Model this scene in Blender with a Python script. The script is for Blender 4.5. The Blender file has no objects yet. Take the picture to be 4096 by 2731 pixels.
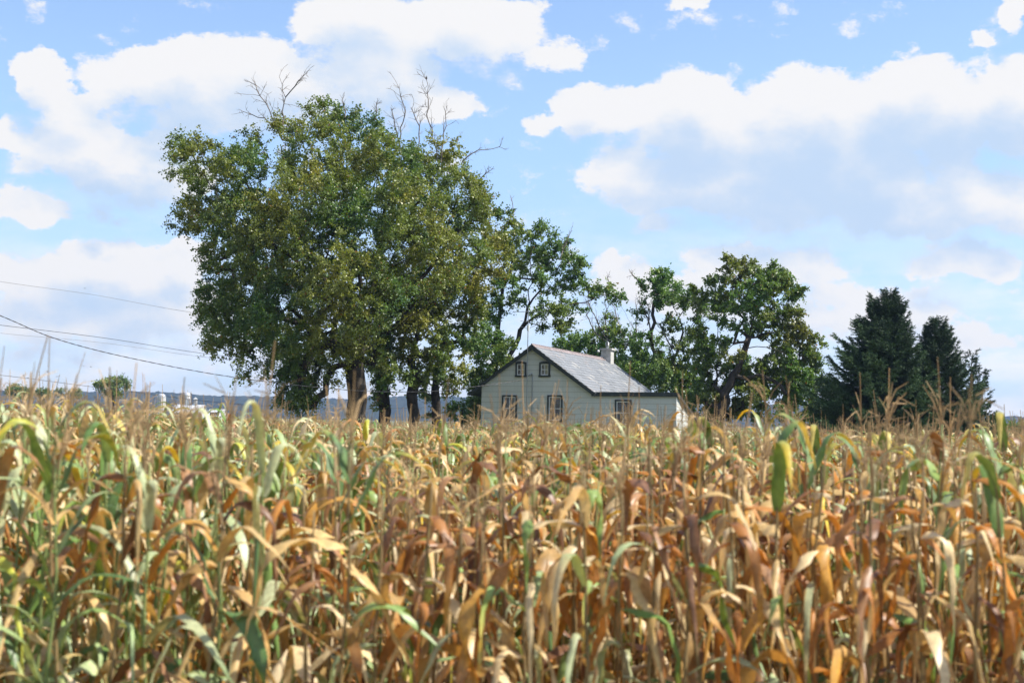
import bpy, math
import numpy as np
from mathutils import Vector, Matrix
R = math.radians
sc = bpy.context.scene
COL = sc.collection
rng = np.random.default_rng(11)

# ------------------------------------------------------------------ camera
F = 6000.0; PW, PH = 4096, 2731           # focal length in photo pixels
CAMZ = 2.5
HORIZ = 1757.0                            # horizon row at the photo centre
PITCH = math.atan((HORIZ - PH / 2) / F); ROLL = 0.019
fw = Vector((0, math.cos(PITCH), math.sin(PITCH))); up0 = Vector((0, -math.sin(PITCH), math.cos(PITCH))); rt0 = Vector((1, 0, 0))
rt = rt0 * math.cos(ROLL) + up0 * math.sin(ROLL); up = up0 * math.cos(ROLL) - rt0 * math.sin(ROLL)
cam_d = bpy.data.cameras.new("camera"); cam = bpy.data.objects.new("camera", cam_d); COL.objects.link(cam); sc.camera = cam
cam.matrix_world = Matrix(((rt.x, up.x, -fw.x, 0), (rt.y, up.y, -fw.y, 0), (rt.z, up.z, -fw.z, CAMZ), (0, 0, 0, 1)))
cam_d.sensor_width = 22.3; cam_d.lens = F / PW * 22.3; cam_d.clip_start = 0.1; cam_d.clip_end = 20000
cam_d.dof.use_dof = True; cam_d.dof.focus_distance = 74; cam_d.dof.aperture_fstop = 1.8

def ray(px, py):
    d = fw + rt * ((px - PW / 2) / F) + up * (-(py - PH / 2) / F)
    return np.array(d)
def at(px, py, Y):
    d = ray(px, py); s = Y / d[1]
    return np.array([d[0] * s, Y, CAMZ + d[2] * s])
def azel(px, py):
    d = ray(px, py); d = d / np.linalg.norm(d)
    return math.atan2(d[0], d[1]), math.asin(d[2])

# ------------------------------------------------------------------ light
SUN_B, SUN_E = R(97), R(50)               # bearing clockwise from the view direction, elevation
sd = Vector((math.sin(SUN_B) * math.cos(SUN_E), math.cos(SUN_B) * math.cos(SUN_E), math.sin(SUN_E)))
sl = bpy.data.lights.new("sun", 'SUN'); sl.energy = 5.0; sl.angle = R(0.53); sl.color = (1.0, 0.95, 0.87)
so = bpy.data.objects.new("sun", sl); COL.objects.link(so); so.rotation_euler = sd.to_track_quat('Z', 'Y').to_euler()
sc.view_settings.view_transform = 'Standard'; sc.view_settings.look = 'None'; sc.view_settings.gamma = 1
sc.view_settings.exposure = 0.68
sc.cycles.use_adaptive_sampling = True; sc.cycles.adaptive_threshold = 0.02
sc.cycles.use_denoising = True; sc.cycles.max_bounces = 7; sc.cycles.diffuse_bounces = 4; sc.cycles.glossy_bounces = 2
sc.cycles.transmission_bounces = 5; sc.cycles.volume_bounces = 0; sc.cycles.caustics_reflective = False; sc.cycles.caustics_refractive = False
sc.cycles.sample_clamp_indirect = 4

world = bpy.data.worlds.new("World"); sc.world = world; world.use_nodes = True
class G:
    def __init__(s, nt): s.nt = nt; s.L = nt.links
    def n(s, t, ins=None, **kw):
        nd = s.nt.nodes.new(t)
        for k, v in kw.items(): setattr(nd, k, v)
        for k, v in (ins or {}).items():
            if isinstance(v, bpy.types.NodeSocket): s.L.new(v, nd.inputs[k])
            else: nd.inputs[k].default_value = v
        return nd
    def m(s, op, a, b=0.0, c=0.0, clamp=False):
        return s.n('ShaderNodeMath', {0: a, 1: b, 2: c}, operation=op, use_clamp=clamp).outputs[0]
    def vm(s, op, a, b=(0, 0, 0), c=(0, 0, 0)):
        nd = s.n('ShaderNodeVectorMath', {0: a, 1: b, 2: c}, operation=op)
        return nd.outputs['Value'] if op in ('DOT_PRODUCT', 'LENGTH') else nd.outputs[0]
    def noise(s, v, scale, detail=4, rough=.5, lac=2.0, dist=0.0, col=False):
        nd = s.n('ShaderNodeTexNoise', {'Vector': v, 'Scale': scale, 'Detail': detail, 'Roughness': rough, 'Lacunarity': lac, 'Distortion': dist})
        return nd.outputs['Color' if col else 'Fac']
    def mix(s, f, a, b):
        nd = s.n('ShaderNodeMix', data_type='RGBA')
        for i, v in ((0, f), (6, a), (7, b)):
            if isinstance(v, bpy.types.NodeSocket): s.L.new(v, nd.inputs[i])
            else: nd.inputs[i].default_value = v
        return nd.outputs[2]
    def smooth(s, v, a, b, lo=0.0, hi=1.0):
        return s.n('ShaderNodeMapRange', {'Value': v, 'From Min': a, 'From Max': b, 'To Min': lo, 'To Max': hi}, interpolation_type='SMOOTHSTEP').outputs[0]

# clouds: puffs given by bearing and height above the horizon, roughened with noise
S = 4096 / 2352
BL = [ # cx cy rx ry strength (reading grid 2352 wide)
 (95,185,75,70,1.1),(150,240,110,70,.9),(230,150,90,40,.6),(420,200,230,110,1.1),(640,190,230,115,1.1),(880,190,180,120,1.1),(830,60,190,110,1.0),(1080,70,230,100,1.05),
 (1250,140,110,60,.7),(1180,190,60,40,.55),(480,285,260,65,1.0),(1000,235,110,60,.9),
 (20,310,60,40,.8),(140,320,130,62,1.0),(300,380,190,95,1.3),(200,330,130,60,1.1),(110,370,120,50,.75),(60,460,90,62,1.0),(140,470,45,30,.8),(240,465,60,32,.85),(300,495,50,22,.6),(430,500,70,38,.55),
 (250,610,240,80,1.1),(60,620,140,65,.95),(420,590,70,60,1.0),(350,690,190,110,1.0),(150,720,220,90,.9),
 (1400,265,160,75,1.1),(1600,290,210,135,1.2),(1850,300,250,150,1.25),(1900,410,430,170,1.2),(1650,400,300,120,1.15),(2140,270,250,145,1.25),(2330,260,160,140,1.2),(2000,450,430,120,1.15),(1450,400,150,90,1.0),(1700,430,260,90,1.1),(1240,285,70,28,.65),
 (2250,470,250,110,1.1),(1540,515,110,42,.85),(1680,590,160,60,1.0),(1440,610,110,48,.9),(1850,600,200,70,.8),(2200,600,150,60,1.0),(2060,690,260,55,.75),
 (250,770,300,60,.75),(90,810,160,50,.6),(2150,780,260,55,.7),(1500,655,220,45,.85),(2250,85,32,22,.6),(2345,30,50,45,.9),(1560,8,90,22,.65),(1880,740,170,60,.75),(1600,690,250,60,.6)]
nt = world.node_tree; nt.nodes.clear(); g = G(nt)
geo = g.n('ShaderNodeTexCoord'); dirv = g.vm('NORMALIZE', geo.outputs['Generated'])
sep = g.n('ShaderNodeSeparateXYZ', {0: dirv}); X, Yy, Z = sep.outputs
az = g.m('ARCTAN2', X, Yy); el = g.m('ARCSINE', Z)
P = g.n('ShaderNodeCombineXYZ', {0: az, 1: el, 2: 0.0}).outputs[0]
def field_group():
    ng = bpy.data.node_groups.new("cloud_field", 'ShaderNodeTree')
    ng.interface.new_socket("P", in_out='INPUT', socket_type='NodeSocketVector')
    ng.interface.new_socket("D", in_out='OUTPUT', socket_type='NodeSocketFloat')
    ng.interface.new_socket("A", in_out='OUTPUT', socket_type='NodeSocketFloat')
    q = G(ng); gi = q.n('NodeGroupInput'); go = q.n('NodeGroupOutput'); P = gi.outputs[0]
    Ps = q.vm('MULTIPLY', P, (1, 1.5, 1))
    w = q.vm('SUBTRACT', q.noise(Ps, 17, 8, .62, col=True), (.5, .5, .5))
    Pw = q.vm('MULTIPLY_ADD', w, (.055, .042, 0), P)
    acc = None
    for cx, cy, rx, ry, st in BL:
        a, e = azel(cx * S, cy * S); ix, iy = F / (rx * S * 1.09), F / (ry * S * 1.09)
        v = q.vm('MULTIPLY_ADD', Pw, (ix, iy, 0), (-a * ix, -e * iy, 0))
        d2 = q.vm('DOT_PRODUCT', v, v)
        f = q.m('MULTIPLY_ADD', d2, -st, st)
        f = q.m('MAXIMUM', f, 0.0)
        acc = f if acc is None else q.m('SMOOTH_MAX', acc, f, .22)
    # the rest of the sky, outside the part the photograph shows
    sp = q.n('ShaderNodeSeparateXYZ', {0: P})
    out = q.m('MAXIMUM', q.smooth(q.m('ABSOLUTE', sp.outputs[0]), .38, .5), q.smooth(sp.outputs[1], .30, .42))
    gen = q.m('MULTIPLY', q.smooth(q.noise(P, 3.2, 3, .5), .45, .7, 0, 1.2), out)
    acc = q.m('MAXIMUM', acc, gen)
    n1 = q.noise(Ps, 30, 10, .66, 2.1); vo = q.n('ShaderNodeTexVoronoi', {'Vector': q.vm('MULTIPLY_ADD', w, (.03, .03, 0), Ps), 'Scale': 34.0}).outputs['Distance']
    nn = q.m('ADD', q.m('MULTIPLY', q.m('SUBTRACT', n1, .5), 1.25), q.m('MULTIPLY', q.m('SUBTRACT', vo, .36), -.42)); D = q.m('MULTIPLY_ADD', nn, q.smooth(acc, 0, .22, .42, 1), acc)
    q.L.new(D, go.inputs[0]); q.L.new(acc, go.inputs[1])
    return ng
FG = field_group()
def field(Pv):
    nd = nt.nodes.new('ShaderNodeGroup'); nd.node_tree = FG; nt.links.new(Pv, nd.inputs[0]); return nd.outputs
D0, A0 = field(P); D1, A1 = field(g.vm('ADD', P, (.006, .024, 0)))
soft = g.m('MAXIMUM', g.m('SUBTRACT', D1, D0), 0.0)
alpha = g.n('ShaderNodeMapRange', {'Value': D0, 'From Min': .19, 'From Max': g.m('MULTIPLY_ADD', soft, 1.15, .43), 'To Min': 0.0, 'To Max': 1.0}, interpolation_type='SMOOTHSTEP').outputs[0]
thin = g.smooth(el, .02, .19, 1.0, .0)                       # banks of far cloud low in the sky
fn_ = g.noise(g.vm('MULTIPLY', P, (1, 2.6, 1)), 13, 8, .6)
veil = g.m('MULTIPLY', thin, g.smooth(fn_, .40, .60, .25, .95))
veilc = g.mix(g.smooth(g.noise(g.vm('MULTIPLY_ADD', P, (1, 2.6, 1), (.0, .03, .0)), 13, 5, .5), .38, .62), (1.10, 1.06, 1.02, 1), (.88, .97, 1.12, 1))
puff = g.m('SUBTRACT', g.noise(g.vm('MULTIPLY', P, (1, 1.4, 1)), 24, 9, .62), .5)
shade = g.smooth(g.m('ADD', g.m('MULTIPLY_ADD', D1, .32, g.m('MULTIPLY', A1, .85)), g.m('MULTIPLY', puff, 1.2)), .44, 1.45)
ccol = g.mix(shade, (.90, .895, .90, 1), (.545, .69, .89, 1))
sky = g.n('ShaderNodeTexSky', sky_type='NISHITA', sun_disc=False, sun_elevation=SUN_E, sun_rotation=SUN_B, altitude=100, air_density=1.0, dust_density=.6, ozone_density=1.6)
skyc = g.vm('MULTIPLY', g.mix(g.smooth(el, .0, .25), g.vm('MULTIPLY', sky.outputs[0], (.60, .70, .93)), sky.outputs[0]), (.130, .131, .140))
cl = g.vm('MULTIPLY', ccol, (.66, .66, .66))
skyc = g.mix(veil, skyc, g.vm('MULTIPLY', veilc, (.62, .62, .62)))
fin = g.mix(alpha, skyc, cl)
bg = g.n('ShaderNodeBackground', {'Color': fin, 'Strength': 1.0}); wo = g.n('ShaderNodeOutputWorld', {0: bg.outputs[0]})
world.cycles.sampling_method = 'MANUAL'; world.cycles.sample_map_resolution = 512

# ------------------------------------------------------------------ helpers
def tag(o, label=None, cat=None, group=None, kind=None):
    if label: o['label'] = label
    if cat: o['category'] = cat
    if group: o['group'] = group
    if kind: o['kind'] = kind
    return o
def empty(name, loc, label=None, cat=None, group=None):
    o = bpy.data.objects.new(name, None); COL.objects.link(o); o.location = loc; o.empty_display_size = .2
    return tag(o, label, cat, group)
def mesh_np(name, V, Fc, mat, col=None, smooth=False):
    """V (n,3); Fc list of index arrays (m,k)"""
    V = np.asarray(V, np.float32).reshape(-1, 3)
    if not isinstance(Fc, list): Fc = [Fc]
    Fc = [np.asarray(f, np.int32) for f in Fc if len(f)]
    me = bpy.data.meshes.new(name); me.vertices.add(len(V)); me.vertices.foreach_set('co', V.ravel())
    idx = np.concatenate([f.ravel() for f in Fc]); tot = np.concatenate([np.full(len(f), f.shape[1], np.int32) for f in Fc])
    me.loops.add(len(idx)); me.loops.foreach_set('vertex_index', idx)
    st = np.zeros(len(tot), np.int32); st[1:] = np.cumsum(tot)[:-1]
    me.polygons.add(len(tot)); me.polygons.foreach_set('loop_start', st); me.polygons.foreach_set('loop_total', tot)
    if smooth: me.polygons.foreach_set('use_smooth', np.ones(len(tot), bool))
    if col is not None:
        c = np.ones((len(V), 4), np.float32); c[:, :3] = col
        me.color_attributes.new('Col', 'FLOAT_COLOR', 'POINT').data.foreach_set('color', c.ravel())
    me.update(calc_edges=True); me.materials.append(mat)
    return me
def obj(name, me, parent=None, loc=None):
    o = bpy.data.objects.new(name, me); COL.objects.link(o)
    if parent is not None: o.parent = parent
    if loc is not None: o.location = loc
    return o
class MB:
    """collects boxes, tubes and polygons into one mesh"""
    def __init__(s): s.v = []; s.f = []
    def poly(s, pts):
        b = len(s.v); s.v += [tuple(p) for p in pts]; s.f.append(tuple(range(b, b + len(pts))))
    def hexa(s, p):   # 8 points: bottom 4 then top 4
        b = len(s.v); s.v += [tuple(q) for q in p]
        for a in ((0, 3, 2, 1), (4, 5, 6, 7), (0, 1, 5, 4), (1, 2, 6, 5), (2, 3, 7, 6), (3, 0, 4, 7)): s.f.append(tuple(b + i for i in a))
    def box(s, lo, hi):
        x0, y0, z0 = lo; x1, y1, z1 = hi
        s.hexa([(x0, y0, z0), (x1, y0, z0), (x1, y1, z0), (x0, y1, z0), (x0, y0, z1), (x1, y0, z1), (x1, y1, z1), (x0, y1, z1)])
    def tube(s, pts, r, n=8, cap=True):
        pts = [Vector(p) for p in pts]; rr = r if isinstance(r, (list, tuple)) else [r] * len(pts); b = len(s.v)
        for i, p in enumerate(pts):
            t = (pts[min(i + 1, len(pts) - 1)] - pts[max(i - 1, 0)]).normalized()
            a = t.orthogonal().normalized() if abs(t.z) > .99 else t.cross(Vector((0, 0, 1))).normalized(); c = t.cross(a)
            for k in range(n):
                q = 2 * math.pi * k / n; s.v.append(tuple(p + (a * math.cos(q) + c * math.sin(q)) * rr[i]))
        for i in range(len(pts) - 1):
            for k in range(n):
                s.f.append((b + i * n + k, b + i * n + (k + 1) % n, b + (i + 1) * n + (k + 1) % n, b + (i + 1) * n + k))
        if cap: s.f.append(tuple(b + k for k in range(n))[::-1]); s.f.append(tuple(b + (len(pts) - 1) * n + k for k in range(n)))
    def build(s, name, mat, parent=None, smooth=False, M=None):
        me = bpy.data.meshes.new(name); me.from_pydata(s.v, [], s.f)
        if M is not None: me.transform(M)
        if smooth:
            for p in me.polygons: p.use_smooth = len(p.vertices) <= 4
        me.update(); me.materials.append(mat); return obj(name, me, parent)

# ------------------------------------------------------------------ materials
def mat(name, base=(.5, .5, .5), rough=.7, attr=False, transl=0.0, tcol=(1, 1, 1), spec=.3, metal=0.0, var=0.0, vscale=6.0, bump=0.0, bscale=20.0, fn=None, backlight=None):
    m = bpy.data.materials.new(name); m.use_nodes = True; m.node_tree.nodes.clear(); q = G(m.node_tree)
    out = q.n('ShaderNodeOutputMaterial')
    tc = q.n('ShaderNodeTexCoord').outputs['Object']
    c = q.n('ShaderNodeAttribute', attribute_name='Col').outputs['Color'] if attr else q.n('ShaderNodeRGB').outputs[0]
    if not attr: c.default_value = (*base, 1)
    if var:
        v = q.smooth(q.noise(tc, vscale, 6, .6), .3, .7, 1 - var, 1 + var)
        c = q.vm('SCALE', c); q.L.new(v, c.node.inputs['Scale'])
    if fn: c = fn(q, tc, c)
    p = q.n('ShaderNodeBsdfPrincipled', {'Base Color': c, 'Roughness': rough, 'Specular IOR Level': spec, 'Metallic': metal})
    if bump:
        b = q.n('ShaderNodeBump', {'Height': q.noise(tc, bscale, 6, .6), 'Strength': bump, 'Distance': .05}); q.L.new(b.outputs[0], p.inputs['Normal'])
    sh = p.outputs[0]
    if transl:
        t = q.n('ShaderNodeBsdfTranslucent', {'Color': q.vm('MULTIPLY', c, tcol)})
        mx = q.n('ShaderNodeMixShader', {0: transl, 1: sh, 2: t.outputs[0]}); sh = mx.outputs[0]
    q.L.new(sh, out.inputs[0]); return m
def corn_fn(q, tc, c): return q.mix(q.smooth(q.noise(tc, 38, 4, .6), .56, .70, 0, .55), c, q.vm('MULTIPLY', c, (.55, .38, .26)))
M_leaf = mat('tree_leaf', attr=True, rough=.42, transl=.30, tcol=(1.25, 1.35, .6), spec=.5)
M_bark = mat('bark', (.052, .044, .036), .9, var=.45, vscale=3, bump=.6, bscale=9, spec=.1)
M_dead = mat('dead_wood', (.20, .17, .145), .85, var=.3, spec=.1)
M_needle = mat('spruce_needle', attr=True, rough=.6, transl=.1, spec=.3)
M_corn = mat('corn_leaf', attr=True, rough=.42, transl=.24, tcol=(1.25, .95, .5), spec=.45, var=.16, vscale=25, fn=corn_fn)
M_stalk = mat('corn_stalk', attr=True, rough=.6, spec=.3, var=.2, vscale=15)
M_tassel = mat('corn_tassel', attr=True, rough=.8, transl=.25, spec=.1)
def ground_fn(q, tc, c):
    pos = q.n('ShaderNodeNewGeometry').outputs['Position']; y = q.n('ShaderNodeSeparateXYZ', {0: pos}).outputs[1]
    soil = q.mix(q.noise(pos, 1.7, 8, .7), (.05, .033, .02, 1), (.20, .14, .085, 1))
    grass = q.mix(q.noise(pos, .35, 8, .65), (.05, .075, .02, 1), (.14, .15, .06, 1))
    far = q.mix(q.noise(pos, .012, 4, .5), (.07, .10, .03, 1), (.22, .19, .09, 1))
    gf = q.mix(q.smooth(y, 120, 200), grass, far)
    inf = q.m('MULTIPLY', q.smooth(y, 3.4, 4.2), q.smooth(y, 61.5, 60.5))
    return q.mix(inf, gf, soil)
M_ground = mat('field_ground', fn=ground_fn, rough=.95, spec=.1, bump=.5, bscale=3)
def hill_fn(q, tc, c):
    pos = q.n('ShaderNodeNewGeometry').outputs['Position']
    n = q.noise(pos, .05, 8, .7)
    return q.mix(q.smooth(n, .35, .65), (.012, .019, .014, 1), (.040, .050, .026, 1))
M_hill = mat('wooded_hill', fn=hill_fn, rough=1, spec=0)

# ------------------------------------------------------------------ terrain
def gz(x, y): return 0.0122 * np.maximum(y, 0)
def grid_obj(name, xs, ys, zf, m, kind='structure', smooth=True):
    XX, YY = np.meshgrid(xs, ys); V = np.stack([XX, YY, zf(XX, YY)], -1).reshape(-1, 3)
    a = np.arange(len(ys) - 1)[:, None] * len(xs) + np.arange(len(xs) - 1)[None]
    Fq = np.stack([a, a + 1, a + len(xs) + 1, a + len(xs)], -1).reshape(-1, 4)
    o = obj(name, mesh_np(name, V, Fq, m, smooth=smooth)); return tag(o, kind=kind)
def sgrid(lim, n, p): t = np.linspace(-1, 1, n); return np.sign(t) * np.abs(t) ** p * lim
def ground_z(x, y):
    z = gz(x, y) + .04 * np.sin(x * .9 + 1.3) * np.sin(y * .8) * (np.abs(y) < 100)
    return np.where(y > 2500, gz(x, 2500.) , z)
grid_obj('ground', sgrid(7000, 121, 2.6), np.concatenate([sgrid(1, 31, 1.5)[:15] * 400, np.linspace(0, 1, 161) ** 2.4 * 7000]), ground_z, M_ground)
hx = np.linspace(-1500, 1500, 1100); hy = 1900 + np.linspace(0, 1, 26) ** 1.2 * 500
hn = rng.normal(size=(26, 1100)); 
def hz(XX, YY):
    t = (YY - 1900) / 500
    base = 20 + 44 * np.sin(np.clip(t, 0, 1) * math.pi * .5) * (1 + .05 * np.sin(XX * .004 + 1) + .06 * np.sin(XX * .011 + 2) + .03 * np.sin(XX * .031))
    k = np.array([.25, .5, .25]); b = hn.copy()
    b = np.apply_along_axis(lambda r: np.convolve(r, k, 'same'), 1, b)
    side = 1 - .12 * np.clip((XX - 100) / 700, 0, 1)
    return base * side + b * 2.6 * np.clip(t * 6, 0, 1)
grid_obj('hills', hx, hy, hz, M_hill)

# ------------------------------------------------------------------ corn
def unit(v): return v / np.maximum(np.linalg.norm(v, axis=-1, keepdims=True), 1e-9)
def ribbon_leaves(base, azi, L, phi0, bend, bpow, w, twist, curl, wavy, nseg, across, colA, colB, r):
    """base (K,3) ... returns V (K*(n+1)*across,3), F, C"""
    K = len(L); n = nseg + 1; t = np.linspace(0, 1, n)[None]
    # elevation of the tangent along the blade; a dry blade folds over at a kink
    phi = phi0[:, None] - bend[:, None] * (1 / (1 + np.exp(-(t - bpow[:, None]) * 11)))
    phi = phi + r.normal(0, 1, (K, n)) * (.06 + .22 * wavy[:, None])
    a = azi[:, None] + twist[:, None] * .35 * t + r.normal(0, .10, (K, n))
    T = np.stack([np.cos(phi) * np.cos(a), np.cos(phi) * np.sin(a), np.sin(phi)], -1)
    step = (L / nseg)[:, None, None]
    Pn = np.concatenate([np.zeros((K, 1, 3)), np.cumsum((T[:, :-1] + T[:, 1:]) * .5 * step, 1)], 1) + base[:, None]
    side0 = np.stack([-np.sin(a), np.cos(a), np.zeros_like(a)], -1)
    N = np.cross(side0, T); N = unit(N)
    tw = twist[:, None] * t ** 1.3
    Sd = side0 * np.cos(tw)[..., None] + N * np.sin(tw)[..., None]; Nn = -side0 * np.sin(tw)[..., None] + N * np.cos(tw)[..., None]
    prof = np.minimum(1, (t * 5 + .45)) * (1 - t ** 1.9) + .03
    ww = (w[:, None] * .5 * prof)[..., None]
    cu = curl[:, None, None]; wv = (wavy[:, None] * np.sin(t * 19 + r.uniform(0, 6, (K, 1))))[..., None]
    wv2 = (wavy[:, None] * np.sin(t * 17 + r.uniform(0, 6, (K, 1))))[..., None]
    Lf = Pn + Sd * ww * np.cos(cu) + Nn * ww * (np.sin(cu) + wv); Rt = Pn - Sd * ww * np.cos(cu) + Nn * ww * (np.sin(cu) + wv2)
    if across == 3: VV = np.stack([Lf, Pn, Rt], 2)
    else: VV = np.stack([Lf, Rt], 2)
    m = across; idx = np.arange(K * n * m).reshape(K, n, m)
    Fq = np.stack([idx[:, :-1, :-1], idx[:, 1:, :-1], idx[:, 1:, 1:], idx[:, :-1, 1:]], -1).reshape(-1, 4)
    mixf = np.clip((t - r.uniform(.15, .9, (K, 1))) * 4, 0, 1)[..., None]
    C = colA[:, None] * (1 - mixf) + colB[:, None] * mixf
    C = C * r.uniform(.9, 1.1, (K, n, 1))
    C = np.repeat(C[:, :, None], m, 2)
    if m == 3: C[:, :, 1] = C[:, :, 1] * .9 + np.array([.5, .45, .3]) * .1
    return VV.reshape(-1, 3), Fq, C.reshape(-1, 3)
PAL = {'tan': ((.63, .43, .17), (.78, .60, .32), (.49, .30, .10)), 'orange': ((.49, .20, .032), (.60, .31, .05), (.38, .15, .03)), 'brown': ((.28, .13, .045), (.18, .075, .028), (.36, .18, .07)),
       'green': ((.14, .25, .05), (.23, .34, .09), (.09, .18, .045)), 'pale': ((.40, .48, .24), (.47, .50, .27), (.32, .43, .18)), 'yellow': ((.60, .44, .03), (.46, .47, .05), (.62, .50, .12))}
KEYS = ['tan', 'orange', 'brown', 'green', 'pale', 'yellow']
PARR = np.array([PAL[k] for k in KEYS])
def pick_cols(prob, r):
    K = len(prob); c = np.cumsum(prob, 1); c /= c[:, -1:]
    a = (r.random((K, 1)) > c).sum(1); j = r.integers(0, 3, K)
    A = PARR[a, j]
    # tips: drier than the base
    b = a.copy(); u = r.random(K); b[(a == 3) & (u < .25)] = 5; b[(a == 3) & (u > .8)] = 0; b[(a == 4) & (u < .5)] = 0; b[(a == 5) & (u < .5)] = 1; b[(a == 0) & (u < .18)] = 1
    B = PARR[b, r.integers(0, 3, K)]
    j2 = r.uniform(.85, 1.15, (K, 1))
    return A * j2, B * j2, a
def corn_batch(px, py, pz, Ht, dry, rows_top, nseg, across, r, keep_low=True):
    """vectorised plants: positions, heights (to the top leaf), dryness 0..1"""
    n = len(px); nl = 17; 
    li = np.tile(np.arange(nl), n); pi = np.repeat(np.arange(n), nl)
    hf = (li + 1.5) / (nl + 1.0) + r.normal(0, .012, n * nl); sel = hf > rows_top; li, pi, hf = li[sel], pi[sel], hf[sel]
    K = len(pi); H = Ht[pi]; dr = np.clip(dry[pi] + r.normal(0, .16, K) - .22 * (hf - .6) , 0, 1)
    plane = r.uniform(0, 2 * math.pi, n)[pi]; azi = plane + math.pi * (li % 2) + r.normal(0, .38, K)
    isdry = dr > .5
    L = r.uniform(.55, .88, K) * (1 - .35 * np.clip(hf - .75, 0, 1) * 3)
    phi0 = np.where(isdry, r.uniform(.1, 1.25, K), r.uniform(.95, 1.40, K)) 
    bend = phi0 + np.where(isdry, r.uniform(1.15, 1.6, K), r.uniform(.5, 1.5, K)); bpow = np.where(isdry, r.uniform(.02, .42, K), r.uniform(.28, .62, K))
    w = np.where(isdry, r.uniform(.034, .080, K), r.uniform(.042, .072, K)); twist = r.normal(0, 1, K) * np.where(isdry, 1.4, .6)
    curl = np.where(isdry, r.uniform(.1, 1.0, K), r.uniform(.1, .45, K)); wavy = np.where(isdry, .55, .22)
    tp = np.stack([.55 + 0 * dr, .05 + .75 * dr ** 2.2, .08 + .75 * dr ** 2, 1.35 * (1 - dr) ** 1.6, .95 * (1 - dr) ** 1.1, .13 * (1 - dr) + 0 * dr], 1)
    tp[:, 0] = .25 + .9 * dr
    A, B, a = pick_cols(tp, r)
    base = np.stack([px[pi], py[pi], pz[pi] + H * hf], 1)
    V, Fq, C = ribbon_leaves(base, azi, L, phi0, bend, bpow, w, twist, curl, wavy, nseg, across, A, B, r)
    return V, Fq, C
def ribbons(P0, P1, w0, w1, col, r, nseg=1):
    """thin crossed blades"""
    d = unit(P1 - P0); s = unit(np.cross(d, r.normal(size=d.shape))); V = np.stack([P0 - s * w0, P0 + s * w0, P1 + s * w1, P1 - s * w1], 1)
    K = len(P0); Fq = np.arange(K * 4).reshape(K, 4); C = np.repeat(col[:, None], 4, 1)
    return V.reshape(-1, 3), Fq, C.reshape(-1, 3)
def tassels(px, py, pz, nb, wid, r):
    n = len(px); top = np.stack([px, py, pz], 1); lean = np.stack([r.normal(0, .10, n), r.normal(0, .10, n), np.ones(n)], 1)
    lean = unit(lean); VV, FF, CC = [], [], []; o = 0
    colb = np.array([[.46, .32, .17]]) * r.uniform(.75, 1.15, (n, 1))
    def add(V, Fq, C):
        nonlocal o
        VV.append(V); FF.append(Fq + o); CC.append(C); o += len(V)
    Ls = r.uniform(.26, .46, (n, 1)); add(*ribbons(top - lean * .2, top + lean * Ls, wid * .9, wid * .5, colb, r)); add(*ribbons(top, top + lean * Ls, wid * .9, wid * .5, colb, r))
    for k in range(nb):
        a = r.uniform(0, 2 * math.pi, n); e = r.uniform(.55, 1.35, n); h = r.uniform(-.02, .12, (n, 1))
        d = np.stack([np.cos(a) * np.cos(e), np.sin(a) * np.cos(e), np.sin(e)], 1); p0 = top + lean * h; l = r.uniform(.12, .24, (n, 1))
        p1 = p0 + unit(d + lean * .4) * l * .55; d2 = d.copy(); d2[:, 2] -= r.uniform(.0, 1.1, n); p2 = p1 + unit(d2) * l * .5
        add(*ribbons(p0, p1, wid * .6, wid * .6, colb, r)); add(*ribbons(p1, p2, wid * .6, wid * .35, colb, r))
    return np.concatenate(VV), np.concatenate(FF), np.concatenate(CC)
def dryness(x, y, r):
    near = np.clip((15 - y) / 8, 0, 1)
    az_ = x / np.maximum(y, 1)
    s = .52 + .22 * near + .35 * az_ * (.4 + near) + .08 * np.sin(x * .7 + 1) + .07 * np.sin(y * .5 + x * .31)
    s = s - .27 * np.clip((y - 12) / 10, 0, 1) - .45 * np.clip(-az_ - .12, 0, 1)
    return np.clip(s + r.normal(0, .17, len(x)), .05, .98)
rows = np.arange(6.7, 60, .72); PX, PY, RW = [], [], []
for ri, yy in enumerate(rows):
    hw = .375 * yy + 1.6; xs = np.arange(-hw, hw, .16 if yy < 22 else .20); xs = xs + rng.normal(0, .035, len(xs)); PX.append(xs); RW.append(np.full(len(xs), ri)); PY.append(yy + rng.normal(0, .05, len(xs)))
RW = np.concatenate(RW); PX = np.concatenate(PX); PY = np.concatenate(PY); PZ = gz(PX, PY)
HT = 2.17 + .55 * np.clip(-PX / np.maximum(PY, 1) - .06, 0, .25) - .20 * np.clip((PY - 16) / 25, 0, 1) + rng.normal(0, .10, len(PX)) + .06 * np.sin(PX * .8) + .05 * np.sin(PY * .6 + PX * .3) ; DR = dryness(PX, PY, rng)
infr = np.abs(PX) < .36 * PY + .35
order = np.where(infr, PY, 999); near_idx = np.argsort(order, kind='stable')[:296]; isnear = np.zeros(len(PX), bool); isnear[near_idx] = True
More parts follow.
